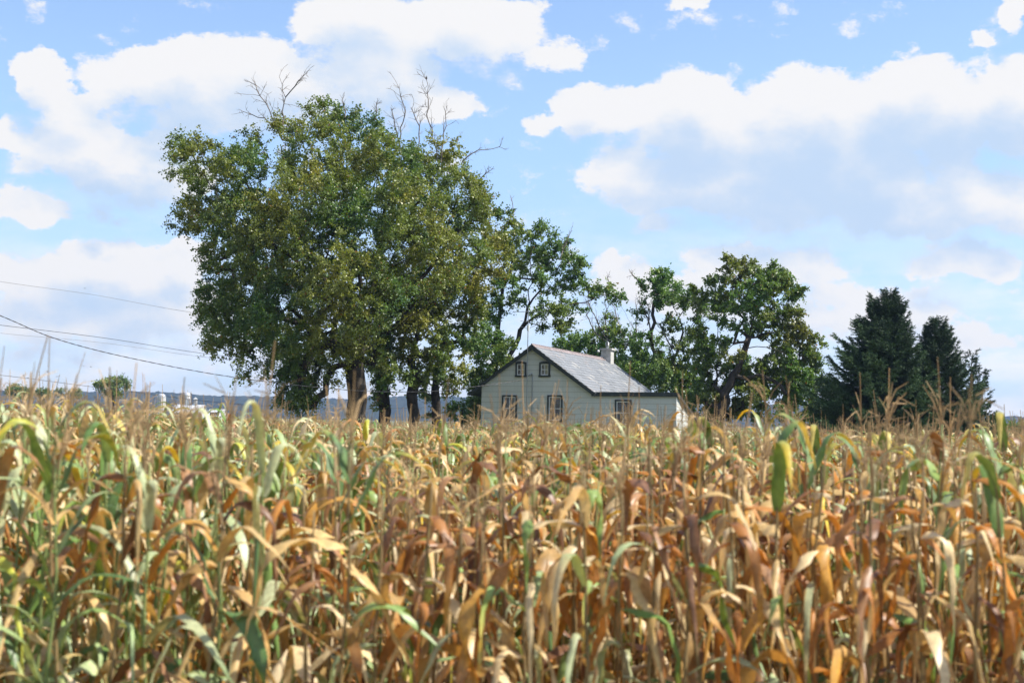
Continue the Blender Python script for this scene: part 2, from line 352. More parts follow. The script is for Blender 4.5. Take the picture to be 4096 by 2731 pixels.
# --- one of each kind, then copies
KINDS = [('withered brown', .86), ('dry tan', .68), ('half green', .45), ('mostly green', .18)]
ORD = ['first', 'second', 'third', 'fourth', 'fifth', 'sixth', 'seventh', 'eighth', 'ninth', 'tenth', 'eleventh', 'twelfth', 'thirteenth']
ZONES = [(430, 'the far trees'), (900, 'the silos'), (1320, 'the maple crown edge'), (1800, 'the maple trunks'), (2150, 'the gable'), (2720, 'the extension'), (3300, 'the round tree'), (9999, 'the spruces')]
cseen = {}
GRP = 'corn plants in the front rows of the field'
variants = []; VPER = 7
for kk, (lab, dv) in enumerate(KINDS):
    for v in range(VPER):
        r = np.random.default_rng(100 + kk * 20 + v); H = 2.10 + r.normal(0, .05); one = np.zeros(1)
        V, Fq, C = corn_batch(one, one, one, np.array([H]), np.array([dv]), .0, 14, 3, r)
        me_l = mesh_np('leaves', V, Fq, M_corn, C, smooth=True)
        mb = MB(); pts = [(r.normal(0, .004) + .012 * math.sin(i), .012 * math.cos(i * 1.3), H * i / 12) for i in range(13)]
        pts2 = []; rr = []
        for i in range(12):
            a, b = np.array(pts[i]), np.array(pts[i + 1])
            for q_, rs in ((0, 1.22), (.08, 1), (.92, .97)): pts2.append(a + (b - a) * q_); rr.append((.0145 - .009 * (i + q_) / 12) * rs)
        pts2.append(np.array(pts[-1]) + (0, 0, .12)); rr.append(.004)
        mb.tube(pts2, rr, 7); gsc = np.array([.24, .165, .07]) if dv > .5 else np.array([.20, .24, .08])
        Vs = np.array(mb.v); me_s = bpy.data.meshes.new('stalk'); me_s.from_pydata(mb.v, [], mb.f)
        ca = me_s.color_attributes.new('Col', 'FLOAT_COLOR', 'POINT'); cc = np.ones((len(Vs), 4), np.float32); cc[:, :3] = gsc; ca.data.foreach_set('color', cc.ravel()); me_s.materials.append(M_stalk)
        for p in me_s.polygons: p.use_smooth = True
        V, Fq, C = tassels(one, one, one + H + .08, 11, .0055, r); me_t = mesh_np('tassel', V, Fq, M_tassel, C)
        me_e = None
        if v % 7 != 3:
            az_ = r.uniform(0, 6.28); hz_ = H * r.uniform(.42, .52); an = r.uniform(.3, .9) * (1 if dv < .6 else 2.2); dd = np.array([math.cos(az_) * math.sin(an), math.sin(az_) * math.sin(an), math.cos(an)])
            b0 = np.array([.02 * math.cos(az_), .02 * math.sin(az_), hz_]); eb = MB(); ts = [0, .1, .3, .55, .75, .9, 1, 1.12]; rs = [.012, .022, .030, .031, .026, .016, .009, .002]
            eb.tube([b0 + dd * .25 * t for t in ts], rs, 9)
            me_e = bpy.data.meshes.new('ear'); me_e.from_pydata(eb.v, [], eb.f); ca = me_e.color_attributes.new('Col', 'FLOAT_COLOR', 'POINT'); cc = np.ones((len(eb.v), 4), np.float32)
            cc[:, :3] = (.60, .47, .28) if dv > .4 else (.38, .42, .16); ca.data.foreach_set('color', cc.ravel()); me_e.materials.append(M_stalk)
            for p in me_e.polygons: p.use_smooth = True
        variants.append((kk, lab, me_s, me_l, me_t, me_e, H))
protos = {}
for i in near_idx:
    d = DR[i]; kk = 0 if d > .76 else 1 if d > .55 else 2 if d > .33 else 3
    vi = kk * VPER + int(rng.integers(VPER)); k_, lab, me_s, me_l, me_t, me_e, H = variants[vi]
    sc_ = HT[i] / H; loc = (PX[i], PY[i], PZ[i])
    if vi not in protos:
        ro = empty('corn_plant', loc, lab, 'corn plant', GRP); ch = [obj('stalk', me_s, ro), obj('leaves', me_l, ro)]
        if rng.random() < .8 or True: ch.append(obj('tassel', me_t, ro))
        if me_e: ch.append(obj('ear', me_e, ro))
        protos[vi] = (ro, ch)
    else:
        src, chs = protos[vi]; ro = src.copy(); COL.objects.link(ro); ro.location = loc
        for c in chs:
            if c.name.startswith('tassel') and rng.random() < .62: continue
            c2 = c.copy(); COL.objects.link(c2); c2.parent = ro
    sx_ = PX[i] / PY[i] * F + PW / 2; zn = next(n_ for lim, n_ in ZONES if sx_ < lim); cseen.setdefault((kk, int(RW[i]), zn), []).append((sx_, ro))
    ro.rotation_euler = (rng.normal(0, .045), rng.normal(0, .045), rng.uniform(0, 6.283)); ro.scale = (1, 1, sc_)
for (kk, rw_, zn), ms in cseen.items():
    ms.sort(key=lambda t: t[0])
    for q_, (_, ro) in enumerate(ms):
        ro['label'] = (f"{KINDS[kk][0]} corn plant in the {ORD[rw_]} row below {zn}" if len(ms) == 1 else f"{ORD[q_]} {KINDS[kk][0]} corn plant from left in the {ORD[rw_]} row below {zn}")
# --- everything behind them
VV, FF, CC = [], [], []; off = 0
def acc(V, Fq, C):
    global off
    VV.append(V); FF.append(Fq + off); CC.append(C); off += len(V)
rest = ~isnear
for lo, hi, ns, ac, cut in ((0, 12, 10, 3, .2), (12, 20, 8, 3, .38), (20, 34, 6, 3, .5), (34, 61, 5, 2, .6)):
    s = rest & (PY >= lo) & (PY < hi)
    if s.any(): acc(*corn_batch(PX[s], PY[s], PZ[s], HT[s], DR[s], cut, ns, ac, rng))
s = rest
st0 = np.stack([PX[s], PY[s], PZ[s]], 1); st1 = st0 + np.stack([0 * PX[s], 0 * PX[s], HT[s] + .05], 1); cs = np.tile(np.array([[.22, .17, .07]]), (s.sum(), 1))
for _ in range(2): acc(*ribbons(st0, st1, .012, .005, cs, rng))
o = obj('corn_field', mesh_np('corn_field', np.concatenate(VV), np.concatenate(FF), M_corn, np.concatenate(CC), smooth=True))
tag(o, 'dense ripe corn crop stretching back towards the house and trees', 'corn field', kind='stuff')
VV, FF, CC = [], [], []; off = 0
for lo, hi, nb, wd in ((0, 20, 9, .0055), (20, 61, 5, .007)):
    s = rest & (PY >= lo) & (PY < hi) & (rng.random(len(PX)) < .30)
    acc(*tassels(PX[s], PY[s], PZ[s] + HT[s] + .08, nb, wd, rng))
o2 = obj('tassels', mesh_np('tassels', np.concatenate(VV), np.concatenate(FF), M_tassel, np.concatenate(CC)), o); o2['kind'] = 'stuff'

# ------------------------------------------------------------------ trees
LEAFV = np.array([[0, 0, 0], [.42, .38, .06], [0, 1, -.05], [-.42, .38, .06]])
def leaf_faces(pos, size, r, up_bias=.5, col=None, droop=.3):
    n = len(pos); N = unit(r.normal(size=(n, 3)) + np.array([0, 0, up_bias])); T = r.normal(size=(n, 3)); T[:, 2] -= droop; T = unit(T - N * (T * N).sum(1, keepdims=True)); B = np.cross(T, N)
    L = LEAFV[None] * size[:, None, None]
    V = pos[:, None] + B[:, None] * L[..., :1] + T[:, None] * L[..., 1:2] + N[:, None] * L[..., 2:]
    Fq = np.arange(n * 4).reshape(n, 4); return V.reshape(-1, 3), Fq, np.repeat(col, 4, 0)
class Skel:
    def __init__(s, r): s.p = np.zeros((40000, 3)); s.par = np.full(40000, -1); s.n = 0; s.r = r; s.att = np.ones(40000, bool)
    def node(s, p, par, att=True): s.p[s.n] = p; s.par[s.n] = par; s.att[s.n] = att; s.n += 1; return s.n - 1
    def poly(s, pts, par=-1, step=.45, jit=.05, att=True):
        pts = [np.asarray(q, float) for q in pts]; last = par
        if par == -1: last = s.node(pts[0], -1, att)
        elif par == -2: last = s.nearest(pts[0])
        ids = [last]
        for a, b in zip(pts[:-1], pts[1:]):
            k = max(1, int(np.linalg.norm(b - a) / step))
            for i in range(1, k + 1): last = s.node(a + (b - a) * i / k + s.r.normal(0, jit, 3) * (i < k), last, att); ids.append(last)
        return ids
    def nearest(s, t, pen=.6):
        P = s.p[:s.n]; d = np.linalg.norm(P - t, axis=1) + pen * np.maximum(P[:, 2] - t[2] - .2, 0) + (~s.att[:s.n]) * 1e3; return int(np.argmin(d))
    def attach(s, t, step=.5):
        i = s.nearest(t); a = s.p[i]; d = np.linalg.norm(t - a); k = max(1, int(d / step)); last = i
        off = s.r.normal(0, .10 * d, 3) + np.array([0, 0, .06 * d])
        for j in range(1, k + 1):
            u = j / k; last = s.node(a + (t - a) * u + off * math.sin(u * math.pi) + s.r.normal(0, .02, 3), last)
        return last
    def mesh(s, R0, tip=.007, mat_=None, name='trunk', flare=1.5, base_z=None):
        n = s.n; par = s.par[:n]; P = s.p[:n]; e = 2.05; acc_ = np.zeros(n); kids = np.bincount(par[par >= 0], minlength=n)
        for i in range(n - 1, -1, -1):
            if kids[i] == 0: acc_[i] = tip ** e
            acc_[i] = max(acc_[i], tip ** e)
            if par[i] >= 0: acc_[par[i]] += acc_[i]
        raw = acc_ ** (1 / e); k = math.log(R0 / tip) / max(math.log(raw[0] / tip), .01); rad = tip * (raw / tip) ** k
        z0 = P[0, 2]; rad = rad * (1 + (flare - 1) * np.exp(-(P[:, 2] - z0) / .5) * (rad > R0 * .5))
        ci = np.where(par >= 0)[0]; A, B = P[par[ci]], P[ci]; ra, rb = np.minimum(rad[par[ci]], rad[ci] * 1.35), rad[ci]
        ra = np.where(par[ci] == 0, rad[par[ci]], ra)
        Vs, Fs = [], []; o = 0
        for sel, ns in ((rb > .05, 8), (rb <= .05, 4)):
            a, b, r0, r1 = A[sel], B[sel], ra[sel], rb[sel]
            if not len(a): continue
            t = unit(b - a); x = unit(np.cross(t, np.array([.13, .97, .2]))); y = np.cross(t, x); q = np.arange(ns) / ns * 2 * math.pi
            c = (x[:, None] * np.cos(q)[None, :, None] + y[:, None] * np.sin(q)[None, :, None])
            r0v = r0[:, None, None]; r1v = r1[:, None, None]
            ext = t * np.minimum(r1, .5 * np.linalg.norm(b - a, axis=1))[:, None] * .35
            V = np.stack([(a - ext)[:, None] + c * r0v, (b + ext)[:, None] + c * r1v], 1); K = len(a); idx = np.arange(K * 2 * ns).reshape(K, 2, ns) + o
            Fs.append(np.stack([idx[:, 0], np.roll(idx[:, 0], -1, 1), np.roll(idx[:, 1], -1, 1), idx[:, 1]], -1).reshape(-1, 4)); Vs.append(V.reshape(-1, 3)); o += K * 2 * ns
        return mesh_np(name, np.concatenate(Vs), Fs, mat_ or M_bark, smooth=True)
def tree(label, Y, limbs, blobs, R0, seed, dens=1.0, lsize=.15, greens=None, yellow=.15, clusters=None, per=120, dead=(), group=None, ypatch=(), droop=.3, cat='tree', spr=.34, tw=None, name='tree'):
    r = np.random.default_rng(seed); sk = Skel(r); root = at(*limbs[0][0][:2], Y); gb = float(gz(0, root[1])); root[2] = gb - .1
    emp = empty(name, (root[0], root[1], gb), label, cat, group)
    mpp = Y / F
    for li, lb in enumerate(limbs):
        pts = []
        for q in lb: pts.append(at(q[0], q[1], Y + (q[2] if len(q) > 2 else 0)))
        if li == 0: pts = [root] + pts[1:] if abs(pts[0][2] - root[2]) < 1.5 else [root] + pts
        sk.poly(pts, -1 if li == 0 else -2, jit=.04 + .02 * Y / 70)
    C = []; W = []
    for b in blobs:
        cx, cy, rx, ry = b[:4]; dz = b[4] if len(b) > 4 else 0; dn = b[5] if len(b) > 5 else 1.0
        c = at(cx, cy, Y + dz); a, e = rx * mpp, ry * mpp; th = (a + e) * .55
        n = max(4, int(dens * dn * (a * e * th) ** .72 * 12)); k = 0
        u = unit(r.normal(size=(n, 3))); rad = r.uniform(.25, 1, n) ** .5
        lump = .94 + .10 * np.sin(u[:, 0] * 5 + cx) * np.sin(u[:, 2] * 6 + cy)
        C.append(c + u * (rad * lump)[:, None] * np.array([a, th, e]))
    C = np.concatenate(C); o_ = np.argsort(np.linalg.norm(C - sk.p[min(sk.n - 1, 4)], axis=1)); C = C[o_]
    for t in C: sk.attach(t)
    for dl in dead:
        pts = [at(q[0], q[1], Y + (q[2] if len(q) > 2 else 0)) for q in dl]
        sk.poly(pts, -2, step=.35, jit=.05, att=False)
    obj('trunk', None, emp) if False else None
    tips = C; tz = tips[:, 2].mean()
    # leaf sprays: short leafy shoots leaving each twig end
    ns = 7; nl = max(3, per // ns)
    sdir = unit(r.normal(size=(len(C), ns, 3)) + unit(C - C.mean(0))[:, None] * .7 + np.array([0, 0, .25 - droop]))
    ln = r.uniform(.5, 1.25, (len(C), ns, 1, 1)) * spr * 1.6; tt = (np.arange(nl) + .5)[None, None, :, None] / nl
    Pp = C[:, None, None] + sdir[:, :, None] * ln * tt + r.normal(0, spr * .12, (len(C), ns, nl, 3)); Pp[..., 2] -= (droop * .5 * (ln * tt) ** 2)[..., 0]
    g0 = np.array(greens or ((.055, .098, .026), (.075, .12, .032), (.042, .080, .024))) * 1.75
    base = g0[r.integers(0, len(g0), len(C))]
    yc = np.array([.40, .33, .06]); nz = .5 + .5 * np.sin(C[:, 0] * .9 + seed) * np.sin(C[:, 2] * .8 + seed * 2 + C[:, 1] * .5)
    yf = np.clip((nz - .15) * yellow * 2.4 + r.normal(0, .08, len(C)), 0, .8)
    for (cx, cy, rr_, s_) in ypatch:
        c = at(cx, cy, Y); d = np.linalg.norm((C - c)[:, [0, 2]], axis=1) / (rr_ * mpp); yf = np.maximum(yf, s_ * np.clip(1.3 - d, 0, 1) * r.uniform(.4, 1, len(C)))
    base = base * (1 - yf[:, None]) + (yc if tw is None else np.array(tw)) * yf[:, None]
    cl = np.repeat(base[:, None], ns * nl, 1).reshape(-1, 3) * r.uniform(.8, 1.22, (len(C) * ns * nl, 1)); 
    rust = r.random(len(cl)) < yellow * .04; cl[rust] = (.26, .11, .03)
    pos = Pp.reshape(-1, 3); V, Fq, Cc = leaf_faces(pos, lsize * r.uniform(.6, 1.2, len(pos)), r, .7, cl, droop)
    tm = sk.mesh(R0)
    inv = -np.array([root[0], root[1], gb])
    for me_name, me in (('trunk', tm),): me.transform(Matrix.Translation(Vector(inv)))
    obj('trunk', tm, emp)
    obj('crown', mesh_np('crown', V + inv, Fq, M_leaf, Cc), emp)
    return emp, sk
def bare(sk, emp, lines, Y, seed, r0=.055, twigs=7, name='dead_branch'):
    """leafless branches that stick out of the crown, each its own part"""
    for li, ln in enumerate(lines):
        r = np.random.default_rng(seed + li); s = Skel(r); pts = [at(q[0], q[1], Y + (q[2] if len(q) > 2 else 0)) for q in ln]
        ids = s.poly(pts, -1, step=.28, jit=.035); L = np.linalg.norm(pts[-1] - pts[0]); main = unit(pts[-1] - pts[0])
        for k in range(int(twigs * max(1, L / 1.5))):
            i = ids[int(r.integers(len(ids) // 4, len(ids)))]; d = unit(main * .9 + r.normal(0, .55, 3)); l = r.uniform(.25, .8) * min(1.2, L * .4); last = i
            m_ = int(r.integers(2, 5)); p = s.p[i].copy(); idt = []
            for j in range(m_): d = unit(d + r.normal(0, .18, 3) + np.array([0, 0, .06])); p = p + d * l / m_; last = s.node(p, last); idt.append(last)
            for j in range(3):
                b = idt[int(r.integers(len(idt)))]; s.node(s.p[b] + unit(d + r.normal(0, .6, 3)) * r.uniform(.12, .32), b)
        me = s.mesh(r0, .0055, M_dead, name, flare=1.0); me.transform(Matrix.Translation(-Vector(emp.location))); obj(name, me, emp)

# big maple on the left
A_blobs = [(860,630,180,90,-1,1),(750,590,80,50,0,1),(730,690,60,60,1,1),(760,860,90,90,-1,1),(1000,560,60,40,0,1),(820,790,120,110,1),(960,700,120,120,-3),(1000,860,170,150,2),(960,900,150,140,-3),(1110,640,80,60,1,.7),(1150,520,90,60,0,.7),(1280,460,110,65,0,.8),(1250,600,170,120,-2),(1400,520,120,80,1,.8),(1500,520,90,70,-1,.8),
 (1540,640,160,120,-3),(1480,700,200,160,3),(1700,680,140,100,0),(1810,660,80,70,2,.8),(1830,790,130,120,-2),(1890,900,85,110,1),(1900,800,60,80,0),(1760,600,80,60,0,.8),(1250,800,220,170,-5),(1300,820,230,190,4),(1600,880,210,190,-5),(1650,900,200,170,4),(1130,1020,220,180,-4),(1130,1050,220,170,4),
 (900,1010,110,110,0),(860,1180,110,110,-2),(960,1180,170,150,3),(830,1270,90,60,1,.8),(1000,1330,180,110,-2),(890,1360,90,70,0,.8),(980,1460,70,60,0,.7),(1150,1290,180,130,-5),(1160,1330,160,130,3),(1180,1480,90,110,-1),(1200,1590,90,80,-1,1.5),(1190,1500,110,90,0,1.3),(1120,1440,100,90,1),
 (1400,1130,240,190,-6),(1420,1150,240,190,4),(1370,1320,160,110,-4),(1450,1340,150,100,3),(1720,1040,180,150,-3),(1700,1120,170,140,3),(1320,1420,60,60,2,.8),(1340,1490,55,60,-1,.9),(1290,1430,60,50,1),(1500,1440,60,60,-2),(1880,1010,80,90,-1,.8)]
A_limbs = [[(1432,1700),(1430,1600),(1418,1480),(1440,1380),(1420,1250),(1400,1100,-1),(1330,900,-1),(1250,700,0),(1180,560,0)],
 [(1440,1380),(1520,1280,-1),(1640,1160,-2),(1760,1030,-2),(1860,900,-1)],[(1420,1250),(1300,1120,-2),(1120,1000,-3),(940,860,-2),(840,740,-1)],
 [(1420,1300),(1500,1100,2),(1520,900,2),(1500,700,1),(1480,560,0)],[(1440,1380),(1600,1300,-3),(1760,1190,-3),(1850,1120,-2)],[(1418,1450),(1280,1330,-2),(1100,1260,-3),(940,1210,-2)],[(1430,1400),(1300,1380,1),(1200,1420,0)],
 [(1500,1000,2),(1650,850,2),(1750,720,1)],[(1400,1100,-1),(1200,900,3),(1010,800,2)],[(1425,1420),(1330,1370,-1),(1250,1400,-1),(1205,1480,-1),(1200,1570,-1)],[(1100,1260,-3),(1040,1330,-2),(990,1420,-1)]]
Amap, Ask = tree('tall spreading maple with yellowing crown, largest tree, left of the white house', 70, A_limbs, A_blobs, .46, 5, dens=1.35, yellow=.22, per=150,
  ypatch=((1290,760,130,.75),(1120,500,110,.6),(1180,420,90,.6),(820,620,130,.5),(1860,720,110,.6),(1330,560,110,.4)), lsize=.112, spr=.40)
bare(Ask, Amap, [[(1130,560),(1110,518),(1078,441),(1040,384),(1008,320)],[(1135,520),(1129,448),(1142,390),(1117,307)],[(1142,390),(1180,346),(1228,291)],[(1110,520),(1059,473),(976,448)],[(1600,590),(1604,537),(1620,441),(1598,355)],
  [(1755,660),(1748,607),(1729,518),(1706,460),(1713,397),(1706,320)],[(1765,650),(1767,613),(1785,505),(1782,460)],[(1850,650),(1863,633),(1914,600),(1997,588)],[(1668,620),(1678,505),(1646,435)],[(1600,580),(1588,530),(1570,454)],[(1890,740),(1914,722),(1965,680)],[(1500,480),(1510,400)],[(1380,470),(1370,400)]], 70, 900, .027)
# trees standing behind the maple
treeB, _s = tree('ivy covered maple trunk just right of the large maple trunk', 75, [[(1535,1700),(1535,1600),(1525,1480),(1540,1380),(1560,1250),(1580,1100)]], [(1530,1560,38,60,0,2.2),(1525,1460,55,80,-1,1.6),(1560,1350,110,90,0),(1590,1220,130,110,0),(1500,1400,70,60,-2)], .30, 21, yellow=.08, lsize=.135)
treeC, _s = tree('maple with bare dark trunk, third trunk from the left in the grove', 74, [[(1645,1720),(1650,1620),(1655,1540),(1650,1400),(1690,1250),(1740,1100)],[(1650,1400),(1760,1300,-1),(1850,1200,-1)]],
  [(1640,1440,60,60,-1),(1700,1330,140,110,-1),(1800,1220,150,130,0),(1880,1090,100,100,1),(1940,960,80,80,1,.8),(2000,890,70,60,1,.7),(1980,1020,90,90,-1,.8),(1660,1200,150,120,1),(1880,1330,80,80,0,.8),(1570,1500,45,70,-2),(1700,1490,50,50,-1),(1760,1420,70,60,-1),(1620,1500,40,30,-2)], .27, 22, dens=1.5, yellow=.30, lsize=.135, ypatch=((2020,960,110,.6),(1900,1200,70,.5),(1630,1430,80,.5)))
treeD, _s = tree('smaller leafy tree, fourth trunk from the left in the grove, beside the house', 77, [[(1750,1720),(1745,1620),(1740,1540),(1760,1440),(1790,1340)]],
  [(1760,1450,90,80,0),(1800,1370,100,80,0),(1740,1510,60,50,0),(1720,1600,45,60,1,.8),(1690,1560,30,30,0),(1830,1500,60,60,1,1),(1790,1570,50,40,1,1)], .26, 23, yellow=.18, lsize=.135)
# behind the house, left
treeE, Esk = tree('leaning twin-trunk tree rising behind the left roof slope of the house', 82, [[(1985,1720),(1990,1600),(2000,1500),(2040,1420),(2080,1320),(2110,1230),(2130,1130),(2120,1030)],[(1990,1560),(1985,1400,1),(1995,1280,1),(2010,1150,1),(2050,1040,1)],
  [(2085,1310),(2160,1250,-1),(2250,1230,-1),(2340,1210,-1),(2420,1180,-1)],[(2110,1230),(2180,1130,0),(2240,1060,0)]],
  [(2070,960,75,75,0,.9),(2140,930,60,45,0,.7),(2200,1000,90,70,1,.8),(2290,1060,75,50,0,.8),(2120,1070,110,80,2,.8),(2240,1130,110,55,0,.7),(2380,1160,75,35,0,.8),(2450,1190,60,25,0,.8),(2030,1160,70,90,0,.8),(2180,1230,110,50,-1,.6),
   (1960,1240,80,80,0,.8),(1950,1400,85,100,-1,1.2),(1930,1540,70,80,-1,1.3),(1900,1640,60,60,0,1.3),(2040,1390,45,60,-3,.7),(2010,1500,60,70,-2,1.2),(2230,1310,90,40,0,.6),(2280,1240,70,40,1,.6)], .30, 24, dens=2.0, yellow=.10, lsize=.135,
   greens=((.060,.110,.026),(.080,.13,.034),(.050,.095,.024)))
bare(Esk, treeE, [[(2240,1040),(2262,980),(2285,925)],[(2050,900),(2054,850),(2050,810)]], 82, 950, .03, 5)
# behind the house, middle: half dead tree
treeF, Fsk = tree('half dead tree with bare limbs behind the roof, left of the chimney', 94, [[(2530,1700),(2500,1560),(2480,1480),(2440,1390),(2400,1310),(2370,1250)],[(2440,1390),(2520,1360),(2530,1300),(2480,1220)]],
  [(2290,1370,100,35,0,.9),(2350,1400,100,40,1,1),(2390,1350,80,40,1,.7),(2470,1420,100,60,0,1),(2530,1490,90,70,-1,1.2),(2450,1290,50,35,0,.5),(2490,1350,70,45,0,.6),(2400,1470,90,50,1,1)], .22, 25, dens=2.3, yellow=.05, lsize=.14,
   greens=((.075,.135,.03),(.095,.155,.038),(.058,.11,.026)))
bare(Fsk, treeF, [[(2440,1380),(2400,1310),(2365,1240),(2350,1190)],[(2440,1380),(2380,1330),(2345,1260),(2360,1215)],[(2500,1400),(2480,1320),(2460,1230),(2420,1190)],[(2500,1400),(2520,1360),(2560,1340),(2570,1330)],[(2440,1380),(2420,1280),(2440,1200)],[(2430,1180),(2440,1140),(2430,1110)],[(2540,1380),(2550,1250),(2540,1200)]], 94, 970, .045, 8)
treeG, Gsk = tree('upright tree with tufted top behind the roof, right of the chimney', 92, [[(2600,1700),(2590,1560),(2615,1460),(2605,1350),(2610,1260),(2630,1180),(2640,1110)],[(2610,1260),(2580,1220),(2540,1190)]],
  [(2640,1110,60,38,0,.9),(2660,1150,65,45,0,.9),(2620,1190,60,45,0,.8),(2590,1150,45,30,0,.7),(2690,1200,40,30,0,.6),(2590,1380,70,60,0,.7),(2620,1470,90,70,0,1.1),(2560,1480,80,50,-2,1),(2560,1260,40,30,0,.3)], .20, 26, dens=2.2, yellow=.06, lsize=.14,
   greens=((.075,.135,.03),(.095,.155,.038),(.058,.11,.026)))
bare(Gsk, treeG, [[(2600,1340),(2590,1270),(2560,1220),(2545,1200)],[(2590,1300),(2600,1240),(2580,1190)],[(2590,1170),(2560,1130),(2530,1100)]], 92, 990, .045, 6)
treeJ, Jsk = tree('crooked tree with forked trunk above the right end of the low extension', 90, [[(2700,1700),(2695,1560),(2692,1440),(2720,1370),(2732,1330),(2715,1270),(2690,1220)],[(2732,1335),(2790,1270),(2850,1240)],[(2700,1520),(2750,1440,1),(2790,1370,1),(2840,1310,1)],[(2692,1440),(2680,1380),(2640,1320)]],
  [(2720,1190,60,45,0,.7),(2770,1200,55,45,0,.7),(2760,1260,50,35,0,.6),(2680,1300,60,40,0,.6),(2720,1350,60,45,1,.6),(2780,1380,60,45,0,.7),(2690,1430,70,55,0,.8),(2650,1500,80,60,-1,1.1),(2740,1500,80,70,1,1.1),(2720,1600,80,60,0,1.2)], .21, 27, dens=2.2, yellow=.06, lsize=.14)
bare(Jsk, treeJ, [[(2700,1400),(2665,1350),(2635,1290)],[(2750,1450),(2790,1370),(2815,1290),(2850,1260)]], 90, 1010, .045, 6)
# round crowned tree on the right
treeH, _s = tree('round open-crowned tree with rust tinted leaves right of the house', 84, [[(2860,1730),(2880,1640),(2920,1540),(2965,1440),(2995,1350),(3010,1290),(3020,1200),(3030,1130)],[(2995,1355),(3080,1330,1),(3170,1320,1),(3220,1360,1)],[(2990,1380),(3100,1400,-1),(3200,1430,-1),(3240,1470,-1)],
  [(2995,1340),(2920,1300,0),(2850,1260,0),(2820,1200,0)],[(3010,1290),(2960,1200,1),(2920,1120,1)],[(2860,1560),(2880,1400,2),(2870,1280,2),(2860,1200,2)],[(2940,1520),(3040,1500,-1),(3120,1540,-1),(3200,1640,-1)],[(3015,1230),(3080,1180,0),(3130,1130,0)],[(2995,1360),(2900,1390,-2),(2850,1330,-2)]],
  [(2925,1065,48,38,0),(2990,1075,60,32,1),(3050,1075,55,32,-1),(3110,1100,55,32,0),(3160,1130,40,32,0),(3050,1140,80,32,2,.7),(2860,1120,50,28,0),(2810,1160,48,25,0),(2880,1170,50,25,1,.6),(3190,1170,28,18,0),(2980,1150,40,25,0,.6),(3100,1190,55,30,0,.8),
   (2960,1230,70,25,-1,.6),(2900,1230,50,28,1,.6),(3040,1240,70,32,-1,.9),(3120,1250,70,35,0,.9),(3180,1250,35,28,0),(3080,1300,80,32,1),(3170,1310,65,32,0),(3210,1340,50,35,0),(3260,1370,30,30,0),(3240,1410,40,30,0),(2990,1300,60,28,-1,.7),(2890,1290,55,25,0,.6),
   (3200,1470,60,35,-1),(3260,1460,28,26,0),(3130,1460,70,32,-1),(3050,1450,50,30,0,.8),(3220,1530,60,35,0),(3140,1550,70,35,0),(3240,1590,28,20,0),(3250,1640,22,20,0,.8),(3150,1420,100,50,0),(3100,1520,110,60,1),(3200,1560,60,50,0),(3000,1500,80,50,1),(2900,1200,70,50,2),(3020,1180,90,50,-2),(2940,1110,60,40,2),(3080,1130,80,45,-2),(3150,1180,50,35,2),(3140,1350,80,35,2),(3030,1330,60,30,2),(3230,1440,50,40,2),(3180,1500,60,40,3),(3080,1500,70,35,2),(3010,1560,60,40,-2),(3170,1600,50,35,2),(2810,1230,40,40,0),(2790,1330,45,40,1),(2830,1400,60,50,2),(2960,1450,50,50,3),(3270,1520,30,30,1),(2870,1370,60,40,1,.8),(2930,1420,50,32,-2,.9),(2860,1460,80,60,1,1.2),(2960,1520,60,40,2,1),
   (2830,1570,80,60,1,1.4),(2920,1620,70,50,2,1.2),(3060,1560,60,35,1,.9),(3120,1620,60,32,1,.8),(3010,1620,70,50,3,1)], .33, 28, dens=1.9, yellow=.20, lsize=.145, spr=.31, droop=.6, per=150, tw=(.26,.17,.05), greens=((.065,.115,.024),(.085,.135,.03),(.055,.10,.02)))
# shrubs
def shrub(label, Y, cx, cy, rx, ry, seed, **k): return tree(label, Y, [[(cx, cy + ry + 30), (cx, cy), (cx + 6, cy - ry * .5)]], [(cx, cy, rx, ry, 0, 1.2), (cx - rx * .5, cy + ry * .3, rx * .6, ry * .7, 0, 1.1), (cx + rx * .5, cy + ry * .25, rx * .6, ry * .75, .5, 1.1)], .06, seed, cat='shrub', name='shrub', lsize=.14, spr=.3, **k)
shrub('dark green shrub behind the sloping end wall of the extension', 86, 2790, 1640, 90, 70, 41, yellow=.03)
shrub('olive brown shrub under the right side of the round tree', 80, 3180, 1660, 110, 40, 42, yellow=.5)
shrub('low dark bush at the foot of the grove left of the house', 80, 1850, 1640, 60, 50, 43, yellow=.05)

